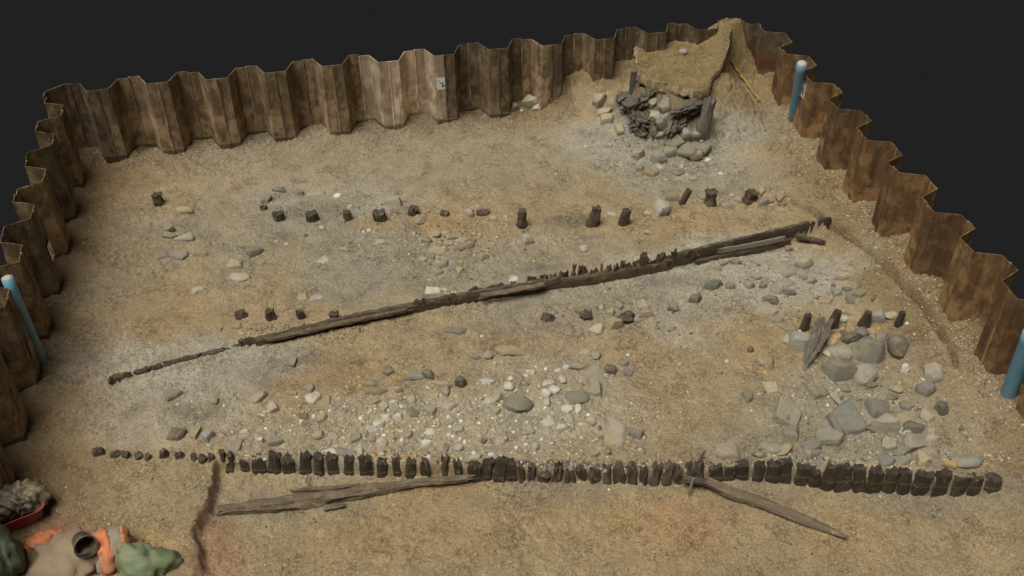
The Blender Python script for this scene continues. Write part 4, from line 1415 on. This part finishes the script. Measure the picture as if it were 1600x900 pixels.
S(360, 560, 5, [(1230, 90, 110, 70, 'dark', 's'), (1100, 185, 110, 60, 'tan', 'c'), (1150, 150, 90, 50, 'tan', 'c'), (1130, 250, 160, 60, 'tan', 's'), (1310, 240, 60, 50, 'tan', 'b'), (1470, 130, 200, 70, 'grey', 's'), (1120, 330, 90, 60, 'tan', 'c'), (220, 300, 130, 80, 'pale', 'c'), (330, 380, 80, 80, 'pale', 's'),
    (640, 300, 110, 90, 'white', 'c'), (620, 230, 80, 60, 'pale', 'c'), (740, 320, 100, 110, 'tan', 'f'), (480, 270, 100, 30, 'pale', 's'), (575, 450, 70, 50, 'dark', 'c'), (650, 450, 50, 35, 'white', 'b'), (720, 450, 60, 100, 'tan', 's'), (495, 475, 40, 30, 'grey', 'c'), (1020, 465, 50, 45, 'white', 'b'), (1070, 465, 40, 40, 'grey', 'c'), (1215, 460, 70, 60, 'white', 'c'), (1160, 510, 80, 70, 'white', 'c'),
    (1310, 450, 80, 40, 'white', 's'), (1425, 415, 110, 70, 'grey', 'c'), (1560, 395, 90, 70, 'grey', 'c'), (110, 575, 90, 40, 'white', 's'), (235, 640, 70, 50, 'white', 'b'), (350, 635, 110, 90, 'grey', 's'), (690, 590, 80, 70, 'tan', 'c'), (800, 600, 80, 60, 'white', 'f'), (880, 625, 50, 40, 'white', 'c'), (650, 740, 80, 60, 'blue', 's'),
    (900, 735, 160, 90, 'blue', 's'), (780, 720, 120, 60, 'white', 'f'), (1010, 720, 70, 60, 'white', 'b'), (1180, 650, 80, 70, 'white', 'c'), (1110, 540, 100, 60, 'white', 'f'), (1340, 635, 60, 40, 'white', 'c'), (1530, 660, 80, 60, 'white', 's'), (1570, 575, 70, 50, 'white', 'c'), (1100, 630, 70, 60, 'pale', 'c'), (980, 600, 80, 80, 'grey', 'f'), (40, 670, 110, 120, 'blue', 'f'),
    (1550, 765, 60, 50, 'white', 'c'), (1370, 770, 60, 60, 'orange', 'c'), (1120, 760, 50, 40, 'yellow', 'c'), (1260, 610, 60, 60, 'pale', 'c'), (1395, 590, 60, 60, 'pale', 'c'), (1200, 370, 60, 80, 'pale', 's'), (1420, 310, 70, 100, 'pale', 's'), (1510, 70, 40, 70, 'dark', 's')])
S(660, 560, 5, [(50, 125, 100, 90, 'purple', 'b'), (300, 185, 80, 110, 'dark', 'b', 'dark squared block in the stony patch'), (140, 195, 170, 45, 'tan', 's'), (180, 250, 80, 70, 'pale', 'c'), (265, 290, 60, 40, 'tan', 'c'), (210, 370, 110, 60, 'pale', 's'), (310, 365, 50, 40, 'tan', 'c'), (500, 180, 110, 50, 'white', 's'), (680, 215, 80, 90, 'white', 'c'), (690, 155, 60, 40, 'white', 'c'), (855, 110, 70, 50, 'white', 'c'),
    (810, 135, 60, 40, 'white', 'c'), (1125, 75, 70, 60, 'white', 'b'), (1060, 95, 80, 30, 'white', 's'), (1350, 110, 170, 150, 'grey', 'f', 'broad grey flat slab at the edge of the stony patch'), (1345, 235, 110, 130, 'grey', 's'), (1200, 295, 170, 110, 'grey', 'c', 'big smooth grey cobble ringed by white stones'), (990, 190, 90, 60, 'white', 'c'), (1090, 165, 60, 60, 'white', 'c'), (960, 270, 80, 70, 'white', 'c'), (1030, 240, 80, 60, 'white', 'c'),
    (745, 345, 200, 140, 'grey', 'c', 'largest brown-grey cobble in the stony patch'), (590, 300, 80, 80, 'white', 'c'), (460, 305, 35, 40, 'red', 'c', 'small red brick pebble among white stones'), (420, 320, 40, 50, 'white', 'b'), (530, 330, 70, 60, 'white', 'c'), (575, 400, 90, 60, 'pale', 's'), (825, 250, 50, 40, 'white', 'c'), (970, 340, 80, 50, 'white', 's'), (1130, 390, 90, 70, 'white', 's'), (1220, 390, 60, 80, 'white', 's'), (1145, 460, 80, 70, 'white', 'c'), (985, 490, 120, 60, 'white', 'f'),
    (1085, 545, 100, 70, 'white', 'b', 'brightest white block in the stony patch'), (1170, 530, 70, 40, 'tan', 's'), (1300, 445, 60, 50, 'white', 'c'), (1320, 490, 70, 60, 'pale', 'c'), (840, 555, 70, 80, 'pale', 's'), (905, 465, 35, 35, 'dark', 'c'), (800, 470, 120, 60, 'grey', 'f'), (1175, 610, 70, 60, 'pale', 'c'), (1385, 545, 40, 60, 'dark', 's'), (1400, 630, 60, 40, 'dark', 's'), (1500, 545, 170, 190, 'pale', 'f'), (1480, 80, 80, 60, 'dark', 'c'),
    (1450, 725, 60, 60, 'grey', 'c'), (1340, 740, 90, 50, 'tan', 's'), (1145, 745, 55, 45, 'tan', 'c'), (1310, 785, 60, 40, 'grey', 'c'), (880, 680, 70, 60, 'white', 'c'), (810, 670, 40, 50, 'white', 's'), (730, 745, 60, 45, 'tan', 'c'), (940, 725, 45, 50, 'grey', 'c'), (1015, 740, 35, 40, 'dark', 'c'), (540, 750, 60, 50, 'white', 'c'), (280, 695, 90, 50, 'white', 's'), (185, 690, 40, 80, 'grey', 's'), (60, 575, 80, 50, 'white', 'c'), (210, 600, 60, 50, 'white', 'c'),
    (445, 505, 50, 45, 'white', 'b'), (305, 490, 50, 45, 'white', 'c'), (605, 630, 70, 70, 'pale', 'f'), (475, 630, 50, 70, 'dark', 's'), (420, 770, 100, 40, 'pale', 's'), (280, 550, 90, 50, 'pale', 's'), (1225, 765, 40, 40, 'pale', 'c')])
S(920, 560, 5, [(170, 75, 100, 70, 'dark', 'c'), (310, 100, 80, 70, 'purple', 'c'), (270, 30, 70, 50, 'grey', 's'), (300, 365, 60, 40, 'grey', 'c'), (375, 590, 110, 80, 'purple', 'b'), (1240, 290, 80, 80, 'grey', 'c'), (1195, 600, 50, 45, 'grey', 'c'), (1080, 710, 190, 140, 'pale', 's', 'triangular grey slab tilted behind the squared front stakes'), (1330, 745, 100, 50, 'dark', 'c'),
    (1430, 700, 150, 70, 'grey', 's'), (1510, 715, 120, 70, 'tan', 'c'), (1380, 30, 100, 70, 'tan', 'c'), (1310, 30, 40, 40, 'grey', 'c'), (1380, 105, 60, 40, 'yellow', 'c'), (1420, 220, 100, 80, 'pale', 'f'), (1080, 20, 60, 40, 'pale', 'c'), (15, 790, 50, 40, 'grey', 'c'), (150, 720, 60, 50, 'tan', 'c')])
S(1180, 540, 5, [(650, 185, 230, 150, 'green', 'b', 'dark green angular slab below the long grey boulder'), (850, 215, 140, 140, 'grey', 'c', 'lumpy grey boulder beside the dark green angular slab'), (1165, 175, 60, 90, 'white', 'c', 'elongated bright white stone below the hollow'), (1215, 165, 50, 50, 'grey', 's'), (1385, 200, 160, 120, 'grey', 's'), (1330, 340, 130, 100, 'purple', 'b', 'squared purple-grey block near the thick blue pipe'), (1170, 265, 90, 90, 'tan', 's'), (1100, 335, 80, 60, 'tan', 'c'),
    (1065, 400, 80, 40, 'dark', 'c'), (900, 300, 80, 40, 'dark', 'c'), (500, 360, 130, 90, 'green', 's'), (630, 400, 60, 140, 'pale', 's'), (565, 465, 60, 40, 'white', 'c'), (710, 570, 230, 190, 'blue', 's', 'biggest blue-grey slab of the slab scatter behind the squared stakes'), (255, 520, 200, 180, 'grey', 's', 'grey slab overlapped by a bluish one behind the squared stakes'), (215, 565, 140, 100, 'blue', 's', 'bluish slab overlapping a larger grey one'),
    (280, 665, 110, 120, 'grey', 'c'), (575, 700, 210, 120, 'grey', 's', 'layered grey slab with a ragged end behind the squared stakes'), (960, 480, 160, 120, 'blue', 's'), (1010, 620, 170, 150, 'pale', 'b', 'jagged pale grey slab tilted up in the slab scatter'), (900, 645, 80, 60, 'dark', 'c'), (1180, 465, 100, 60, 'grey', 's'), (1190, 550, 150, 80, 'tan', 'f'), (1330, 540, 80, 90, 'grey', 'c'), (1450, 490, 110, 100, 'dark', 'b', 'lone dark boulder between the slab scatter and the rusty wall'),
    (1230, 630, 200, 90, 'purple', 's'), (1160, 665, 80, 60, 'white', 'c'), (1240, 750, 170, 110, 'grey', 's'), (1370, 670, 70, 50, 'grey', 'c'), (1040, 765, 110, 80, 'grey', 's'), (1140, 825, 150, 60, 'grey', 's'), (1375, 720, 80, 60, 'pale', 'c'), (80, 135, 100, 60, 'tan', 's'), (80, 210, 60, 30, 'yellow', 'c'), (705, 330, 60, 60, 'tan', 'c'), (430, 790, 120, 80, 'blue', 'c')])
S(1250, 620, 4.57, [(200, 440, 40, 60, 'orange', 'b'), (270, 450, 50, 30, 'orange', 'b'), (285, 490, 60, 40, 'pale', 'c'), (430, 480, 80, 50, 'pale', 's'), (520, 490, 80, 40, 'tan', 's'), (615, 450, 100, 70, 'blue', 'c'), (735, 455, 120, 60, 'grey', 's'), (870, 440, 90, 80, 'tan', 's'), (1075, 485, 90, 50, 'orange', 'b'), (1155, 505, 30, 50, 'yellow', 'b'),
    (1210, 455, 190, 90, 'blue', 'c', 'smooth oval blue-grey slab at the right end of the front row'), (970, 490, 70, 50, 'grey', 's'), (80, 390, 110, 70, 'blue', 's')])
S(0, 280, 4, [(1055, 310, 70, 60, 'pale', 'b'), (1060, 350, 90, 40, 'grey', 's'), (1160, 365, 140, 50, 'pale', 's'), (1010, 470, 80, 50, 'grey', 'f'), (1130, 475, 110, 60, 'blue', 's'), (1250, 465, 100, 40, 'tan', 's'), (1465, 530, 110, 60, 'tan', 's', 'tilted tan slab on open mud far from the stakes'), (1150, 190, 110, 40, 'tan', 's'), (1240, 685, 80, 40, 'pale', 'f'), (1500, 600, 120, 50, 'pale', 'f')])
S(140, 440, 4, [(515, 700, 100, 80, 'grey', 's', 'angular grey slab in front of the rotten plank edge'), (505, 650, 50, 25, 'grey', 's'), (770, 740, 90, 50, 'tan', 's'), (670, 40, 70, 50, 'pale', 'f'), (1420, 95, 90, 45, 'white', 'f', 'white flat stone near the four stubs'), (1330, 90, 60, 60, 'tan', 'f'), (1270, 495, 50, 50, 'grey', 'c')])
S(0, 480, 4, [(1105, 785, 115, 75, 'dark', 's', 'dark angular slab above the low stubs'), (1300, 805, 80, 70, 'blue', 'b'), (1225, 770, 60, 90, 'tan', 's')])
S(900, 120, 5.296, [(185, 200, 120, 90, 'pale', 'b', 'pale squared block on the slope left of the knotted root'), (230, 290, 110, 40, 'pale', 's'), (255, 345, 110, 60, 'tan', 's'), (330, 180, 50, 60, 'grey', 's'), (360, 430, 60, 70, 'tan', 's'), (625, 215, 80, 60, 'grey', 's'), (740, 235, 110, 100, 'grey', 's'), (640, 325, 100, 70, 'pale', 's'), (735, 330, 80, 60, 'pale', 's'), (705, 420, 80, 120, 'grey', 'b'), (705, 490, 80, 50, 'grey', 'b'),
    (870, 420, 90, 80, 'dark', 'b'), (820, 540, 140, 80, 'grey', 's'), (920, 490, 90, 100, 'grey', 'b'), (985, 500, 60, 80, 'grey', 'b'), (1090, 460, 40, 70, 'blue', 's'), (510, 650, 90, 80, 'pale', 'b', 'pale squared block at the foot of the rubble under the clay platform'), (680, 660, 100, 100, 'blue', 's'), (770, 620, 110, 90, 'blue', 's'), (430, 565, 50, 60, 'grey', 's'), (500, 550, 60, 40, 'grey', 's'), (920, 610, 140, 90, 'grey', 's'), (990, 640, 90, 80, 'grey', 's'), (1030, 590, 140, 70, 'grey', 's'),
    (1085, 680, 60, 50, 'pale', 'b'), (870, 750, 60, 60, 'pale', 'c'), (840, 790, 110, 50, 'grey', 's'), (970, 840, 70, 50, 'grey', 's'), (1195, 800, 60, 40, 'white', 'c')])
S(800, 20, 4, [(110, 560, 90, 80, 'pale', 'b'), (20, 590, 50, 60, 'grey', 'b'), (150, 590, 50, 40, 'white', 'c'), (60, 610, 40, 30, 'pale', 'c'), ])
WS = (800 + 1073 / 4, 20 + 236 / 4)

CN = {'grey': 'grey', 'blue': 'blue-grey', 'green': 'green-grey', 'dark': 'dark brown', 'pale': 'pale grey', 'white': 'white', 'tan': 'tan', 'orange': 'orange', 'yellow': 'yellow', 'purple': 'purplish grey', 'red': 'red'}
SN = {'s': 'slab', 'b': 'block', 'c': 'cobble', 'f': 'bedded flat stone'}


def region(x, y):
    if y < 150 and x > 1000: return 'on the clay platform'
    if y < 215 and x < 870: return 'at the foot of the brown back wall'
    if y < 290 and x > 900: return 'in the rubble below the clay platform'
    if x > 1000 and y < 345: return 'along the mound edge by the knobbly stumps'
    if x < 330 and y < 480: return 'near the isolated ragged stump'
    if y < 345: return 'close to the far stump row'
    if y < 480 and x < 1000 and y < 545 - (x - 400) * .2: return 'between the far stump row and the long plank'
    if x > 1080 and y < 490: return 'in the pale silt below the tall dark board'
    if x > 1210 and y < 600: return 'in the boulder heap around the four black stakes'
    if x < 350: return 'between the rotten plank edge and the low stubs'
    if x > 1130 and y > 690: return 'tucked against the squared front stakes'
    if x > 1160: return 'in the slab scatter behind the squared front stakes'
    if y < 560: return 'in front of the long plank'
    if x > 1000: return 'on bare mud behind the ragged front row'
    if x > 800: return 'in the white-stone end of the stony patch'
    return 'in the stony patch behind the blackened stakes'


ANCH = [(t[0], t[1], t[6]) for t in STN if t[6] and len(t[6].split()) <= 10]
rq = random.Random(5)
STN = [t[:5] + (('s' if t[5] == 'c' and t[6] is None and t[4] not in ('white', 'yellow', 'orange') and rq.random() < .65 else t[5]),) + t[6:] for t in STN]
STN.sort(key=lambda t: -t[2] * t[3])
small = STN[299:]
cnt = {}
placed = []
for i, (px, py, wp, hp_, c, sh, lab) in enumerate(STN[:299]):
    b = G(px, py + hp_ * .18)
    m = mpp(b)
    W = wp * m * 1.1
    hp_ = hp_ * 1.08
    if sh == 'f':
        dd, hh, emb = hp_ * m / .62, .06 + .15 * min(W, hp_ * m), .62
    elif sh == 's':
        dd, hh, emb = hp_ * m / .78, .48 * min(W, hp_ * m) + .03, .34
    elif sh == 'b':
        dd, hh, emb = min(W, hp_ * m) * .95, hp_ * m * .86, .26
    else:
        dd, hh, emb = min(W, hp_ * m * 1.15), hp_ * m * .80, .32
    if px > 880 and py < 260 and sh != 'f':
        W, dd, hh, emb = W * 1.15, dd * 1.15, hh * 1.1, .15
    me_ = stone_mesh('c' if sh == 'c' else ('s' if sh in 'sf' else 'b'), W, dd, hh, 500 + i)
    me_.materials.append(STONE[c])
    o = link('stone', me_)
    zb = b[2] + hh * (.5 - emb)
    o.location = (b[0], b[1], zb)
    rr = random.Random(i)
    e_ = .03 if sh == 'f' else (.24 if sh == 's' else .2)
    # lie along the local slope
    gx = (HG(b[0] + .12, b[1]) - HG(b[0] - .12, b[1])) / .24
    gy = (HG(b[0], b[1] + .12) - HG(b[0], b[1] - .12)) / .24
    gx, gy = max(-.6, min(.6, gx)), max(-.6, min(.6, gy))
    if px > 1190 and py > 470:
        o.scale = (1.14, 1.14, 1.1)
        e_ *= 1.6
    o.rotation_euler = (gy * .7 + rr.uniform(-e_, e_), -gx * .7 + rr.uniform(-e_, e_), -YAW + rr.uniform(-.3, .3))
    reg = region(px, py)
    size = 'large' if wp * hp_ > 420 else ('small' if wp * hp_ < 110 else 'middling')
    if lab is None:
        lab = '%s %s %s %s' % (size, CN[c], SN[sh], reg)
        near = min(ANCH, key=lambda t: math.hypot(t[0] - px, (t[1] - py) * 1.5))
        if math.hypot(near[0] - px, (near[1] - py) * 1.5) < 62:
            lab = '%s %s %s near the %s' % (size, CN[c], SN[sh].split()[-1] if len(near[2].split()) > 8 else SN[sh], near[2])
        tag(o, lab, 'stone', lab)
    else:
        tag(o, lab, 'stone')
    placed.append((b[0], b[1], max(W, dd)))

# the white stone on the slab
q = P(WS[0], WS[1] + 2, 1.47)
me_ = stone_mesh('c', .19, .17, .13, 77)
me_.materials.append(STONE['white'])
o = link('stone', me_)
o.location = (q[0], q[1], zslab(q[0], q[1]) + .045)
tag(o, 'single white stone resting on top of the clay platform', 'stone')

# ------------------------------------------------------------------ gravel: uncountable grit and pebbles, one object
ico = bmesh.new()
bmesh.ops.create_icosphere(ico, subdivisions=1, radius=1)
iv = np.array([v_.co[:] for v_ in ico.verts])
ifc = np.array([[v_.index for v_ in f_.verts] for f_ in ico.faces])
ico.free()
spots = []
PAL = {k: np.array(v_) for k, v_ in dict(tan=(.40, .32, .19), grey=(.27, .255, .20), pale=(.47, .42, .31), white=(.62, .58, .48), dark=(.13, .115, .085), org=(.43, .27, .12)).items()}


def scatter(n, px, py, rx, ry, smin, smax, cols, z=0., gauss=True):
    for _ in range(n):
        if gauss:
            a_, b_ = random.gauss(0, .45), random.gauss(0, .45)
        else:
            a_, b_ = random.uniform(-1, 1), random.uniform(-1, 1)
        q_ = P(px + rx * a_, py + ry * b_, z)
        if q_[0] < xin_l(q_[1]) - .3 or q_[0] > xin_r(q_[1]) + .3 or q_[1] > .35 or q_[1] < -15:
            continue
        if q_[0] > 13.6 and q_[1] > -2.3:
            continue
        spots.append((q_[0], q_[1], random.uniform(smin, smax) * random.uniform(.6, 1.2), random.choice(cols)))


scatter(800, 640, 660, 330, 62, .015, .05, ['white', 'pale', 'pale', 'tan', 'grey', 'tan'])
scatter(350, 850, 640, 180, 90, .015, .05, ['white', 'pale', 'tan', 'grey', 'tan'])
scatter(500, 720, 380, 130, 60, .015, .045, ['tan', 'tan', 'pale', 'grey', 'dark'])
scatter(500, 1340, 630, 220, 120, .015, .05, ['grey', 'tan', 'dark', 'grey', 'pale', 'tan'])
scatter(250, 1230, 450, 130, 60, .012, .04, ['grey', 'grey', 'pale', 'dark'])
scatter(500, 1000, 490, 200, 60, .012, .04, ['grey', 'tan', 'dark', 'tan'])
scatter(450, 1050, 240, 150, 60, .015, .05, ['grey', 'pale', 'grey', 'tan'])
scatter(1800, 800, 560, 760, 330, .008, .024, ['tan', 'tan', 'grey', 'pale', 'dark', 'dark', 'org'], gauss=False)
scatter(350, 470, 520, 110, 14, .015, .04, ['org', 'tan', 'dark'])
scatter(400, 1400, 720, 220, 14, .015, .045, ['pale', 'tan', 'org', 'grey', 'dark'])
scatter(350, 560, 715, 230, 10, .015, .04, ['tan', 'pale', 'dark', 'org'])
scatter(500, 930, 728, 200, 9, .015, .045, ['dark', 'tan', 'grey', 'dark'])
scatter(600, 800, 830, 760, 70, .01, .03, ['tan', 'tan', 'org', 'grey', 'dark'], z=-.3, gauss=False)
scatter(250, 120, 500, 60, 170, .01, .03, ['tan', 'dark', 'grey', 'org'], gauss=False)
scatter(250, 560, 330, 160, 25, .012, .035, ['dark', 'grey', 'tan'])
for _ in range(2600):                                    # gravel bank along the rusty wall
    y = random.uniform(-12.5, -2)
    x = xin_r(y) + .3 - abs(random.gauss(0, .5)) * (.8 if y < -5 else 1.4)
    spots.append((x, y, random.uniform(.008, .03), random.choice(['tan', 'tan', 'pale', 'org', 'dark', 'grey'])))
for _ in range(1500):                                    # along the back wall
    x = random.uniform(1, 12.2)
    spots.append((x, .3 - abs(random.gauss(0, .35)), random.uniform(.008, .028), random.choice(['tan', 'tan', 'pale', 'dark', 'grey'])))
for px, py, wp, hp_, c, sh, lab in small:
    q_ = G(px, py)
    spots.append((q_[0], q_[1], wp * mpp(q_) * .5, {'white': 'white', 'pale': 'pale', 'grey': 'grey', 'dark': 'dark', 'orange': 'org', 'yellow': 'org'}.get(c, 'tan')))
nS = len(spots)
sp = np.array([(x, y, s_) for x, y, s_, c in spots])
hz = np.array([HG(x, y) for x, y, s_, c in spots])
ang = rng.uniform(0, 6.28, nS)
scl = np.stack([sp[:, 2] * rng.uniform(.8, 1.3, nS), sp[:, 2] * rng.uniform(.6, 1.0, nS), sp[:, 2] * rng.uniform(.4, .75, nS)], -1)
jit = 1 + rng.uniform(-.22, .22, (nS, len(iv)))
loc = iv[None] * jit[..., None] * scl[:, None, :]
ca_, sa_ = np.cos(ang)[:, None], np.sin(ang)[:, None]
allv = np.stack([loc[..., 0] * ca_ - loc[..., 1] * sa_ + sp[:, None, 0], loc[..., 0] * sa_ + loc[..., 1] * ca_ + sp[:, None, 1], loc[..., 2] + hz[:, None] - scl[:, None, 2] * .1], -1).reshape(-1, 3)
allf = (ifc[None] + (np.arange(nS) * len(iv))[:, None, None]).reshape(-1, 3)
me = bpy.data.meshes.new('gravel')
me.vertices.add(len(allv))
me.vertices.foreach_set('co', allv.ravel())
me.loops.add(allf.size)
me.loops.foreach_set('vertex_index', allf.ravel())
me.polygons.add(len(allf))
me.polygons.foreach_set('loop_start', np.arange(len(allf)) * 3)
me.polygons.foreach_set('loop_total', np.full(len(allf), 3))
me.polygons.foreach_set('use_smooth', np.ones(len(allf), bool))
me.update(calc_edges=True)
pc = np.array([PAL[c] for *_, c in spots]) * rng.uniform(.75, 1.15, (nS, 1))
pc = np.repeat(np.concatenate([pc, np.ones((nS, 1))], -1), len(iv), 0)
ca = me.color_attributes.new('tint', 'FLOAT_COLOR', 'POINT')
ca.data.foreach_set('color', pc.ravel())
m, nt, bs = nodes('gravel')
at = N(nt, 'ShaderNodeAttribute', attribute_name='tint')
nn = noise_tex(nt, coords(nt, rnd=False), 60, 3, .6)
L(nt, mix(nt, .6, at.outputs['Color'], ramp(nt, nn, [(.3, .35), (.7, .65)]), 'OVERLAY'), bs.inputs['Base Color'])
bs.inputs['Roughness'].default_value = .9
me.materials.append(m)
gv = link('gravel', me)
gv['kind'] = 'stuff'
gv['label'] = 'loose gravel and pebbles strewn over the mud floor'
gv['category'] = 'gravel'


# ------------------------------------------------------------------ bags and tub in the near corner
def blob(name, px, py, w_, d_, h_, mat, label, cat, seed, fold=.25, rot=0., peak=None, parent=None, sink=.06, sub=4, base=None, crink=.6):
    """soft heap: folded dome sitting on the ground"""
    b = G(px, py) if base is None else np.array(base)
    bm = bmesh.new()
    bmesh.ops.create_icosphere(bm, subdivisions=sub, radius=1)
    off = Vector((seed * 7.3, seed * 2.1, 0))
    vs = []
    for v_ in bm.verts:
        p = v_.co.copy()
        q_ = Vector((p.x * 1.2, p.y * 1.2, p.z * .7)) + off
        rid = 1 - abs(mnoise.noise(q_ * 1.6)) * 2
        q2 = Vector((p.x * 3.4 + p.y * 1.2, p.y * .7, p.z * .9)) + off
        cre = 1 - abs(mnoise.noise(q2)) * 2.2
        cre += crink * (.5 - abs(mnoise.noise(q_ * 2.4)) * 2.2)
        k = 1 + fold * (.9 * mnoise.noise(q_ * .8) + .5 * (cre - .5) + .10 * mnoise.noise(q_ * 5))
        z = p.z if p.z > -.25 else -.25
        x, y = p.x * w_ / 2 * k, p.y * d_ / 2 * k
        zz = z * h_ * k
        if peak:
            dd = math.hypot(p.x - peak[0], p.y - peak[1])
            zz += peak[2] * math.exp(-(dd / .28) ** 2) * (p.z > 0)
        c, s_ = math.cos(rot), math.sin(rot)
        v_.co = (x * c - y * s_, x * s_ + y * c, zz)
    me_ = bpy.data.meshes.new(name)
    bm.to_mesh(me_)
    bm.free()
    me_.polygons.foreach_set('use_smooth', [True] * len(me_.polygons))
    me_.materials.append(mat)
    o = link(name, me_, parent, (b[0], b[1], b[2] + .25 * h_ - sink))
    if parent is None:
        tag(o, label, cat)
    return o


def tub(px, py, rot):
    b = G(px, py)
    root = tag(empty('tub', b), 'shallow red plastic tub holding a dark crumpled sheet', 'tub')
    n = 40
    vs, fs = [], []
    for z, s_ in ((-.03, .86), (.10, .93), (.22, 1.0), (.235, 1.05), (.22, 1.06), (.21, 1.0), (.22, .97), (.05, .86), (.03, .5)):
        for j in range(n):
            a_ = 2 * math.pi * j / n
            k = (abs(math.cos(a_)) ** 5 + abs(math.sin(a_)) ** 5) ** (-.2)
            x, y = .46 * k * math.cos(a_) * s_, .33 * k * math.sin(a_) * s_
            z2 = z + .015 * math.sin(a_ * 3)
            c, s2 = math.cos(rot), math.sin(rot)
            vs.append((x * c - y * s2, x * s2 + y * c, z2))
    for i in range(8):
        for j in range(n):
            a_, b_ = i * n + j, i * n + (j + 1) % n
            fs.append((a_, b_, b_ + n, a_ + n))
    fs.append(tuple(range(8 * n, 9 * n)))
    o = mesh_obj('basin', vs, fs, MAT['redtub'], root)
    # two grips on the rim
    for s_ in (-1, 1):
        pts = [(s_ * (.46 + .07 * math.sin(t * math.pi)), .12 * math.cos(t * math.pi), .22) for t in np.linspace(0, 1, 9)]
        c, s2 = math.cos(rot), math.sin(rot)
        pts = [(x * c - y * s2, x * s2 + y * c, z) for x, y, z in pts]
        v, f = tube(pts, .016, 8)
        mesh_obj('grip', v, f, MAT['redtub'], root)
    return b


tb = tub(22, 806, .35)
blob('crumpled_sheet', 0, 0, .80, .56, .26, MAT['bag'], 'dark crumpled plastic sheet heaped in the red tub', 'sheet', 3, .38, .35, (.5, .3, .10), crink=.9, sub=5, base=(tb[0] + .08, tb[1] + .06, tb[2] + .14), sink=0)
blob('sack', 6, 882, .62, .75, .50, MAT['greendark'], 'dark green sack with a pointed neck beside the red tub', 'sack', 5, .45, .2, (.25, .35, .28))
blob('sack', 228, 886, .82, .62, .30, MAT['green'], 'pale green folded sack at the lip of the trench', 'sack', 8, .45, -.35, (-.6, .2, .08))
blob('cloth', 66, 845, .56, .34, .14, MAT['orange'], 'orange cloth spread beside the dark green sack', 'cloth', 11, .5, .2)
blob('muddy_sheet', 105, 885, 1.15, .95, .26, MAT['tancloth'], 'mud-coloured sheet heaped between the two green sacks', 'sheet', 13, .45, .1)
jk = blob('jacket', 176, 862, .62, .72, .34, MAT['greycloth'], 'grey work jacket with orange bands behind the pale green sack', 'jacket', 17, .4, -.2, (.7, .55, .12))


# orange bands laid over the jacket: shells of the jacket surface
def band(src, x0, x1, slant, name):
    bm = bmesh.new()
    bm.from_mesh(src.data)
    kill = []
    for f_ in bm.faces:
        c = f_.calc_center_median()
        if not (x0 < c.x + slant * c.y < x1) or c.z < -.03:
            kill.append(f_)
    bmesh.ops.delete(bm, geom=kill, context='FACES')
    bm.normal_update()
    for v_ in bm.verts:
        v_.co += v_.normal * .008
    bmesh.ops.solidify(bm, geom=bm.faces[:], thickness=.006)
    me_ = bpy.data.meshes.new(name)
    bm.to_mesh(me_)
    bm.free()
    me_.polygons.foreach_set('use_smooth', [True] * len(me_.polygons))
    me_.materials.append(MAT['orange'])
    o = link(name, me_, src)
    o['label'] = 'orange band'


band(jk, -.20, .02, .25, 'band')
band(jk, .20, .30, .1, 'band')


def bucket(px, py, tilt, rot):
    b = G(px, py) + np.array((0, 0, .16))
    root = tag(empty('bucket', b), 'black plastic bucket lying tipped over beside the grey jacket', 'bucket')
    n = 28
    vs, fs = [], []
    Rm = Matrix.Rotation(rot, 3, 'Z') @ Matrix.Rotation(tilt, 3, 'X')
    prof = [(.0, .12), (.005, .13), (.30, .165), (.305, .178), (.285, .178), (.28, .166), (.30, .155), (.02, .12), (.02, .0)]
    for z, r_ in prof:
        for j in range(n):
            a_ = 2 * math.pi * j / n
            p = Rm @ Vector((math.cos(a_) * r_, math.sin(a_) * r_, z))
            vs.append((p.x, p.y, p.z + .13))
    for i in range(len(prof) - 1):
        for j in range(n):
            a_, b_ = i * n + j, i * n + (j + 1) % n
            fs.append((a_, b_, b_ + n, a_ + n))
    mesh_obj('shell', vs, fs, MAT['bucket'], root)
    pts = []
    for t in np.linspace(0, math.pi, 16):
        p = Rm @ Vector((math.cos(t) * .17, -.17 * math.sin(t) * .4, .29 + .16 * math.sin(t) * .2))
        pts.append((p.x, p.y, p.z + .13))
    v, f = tube(pts, .006, 6)
    mesh_obj('handle', v, f, MAT['bucket'], root)


bucket(134, 862, 1.2, .5)
o = blob('clod', 214, 850, .24, .18, .10, STONE['red'], 'red-brown clod between the jacket and the pale green sack', 'clod', 21, .3)
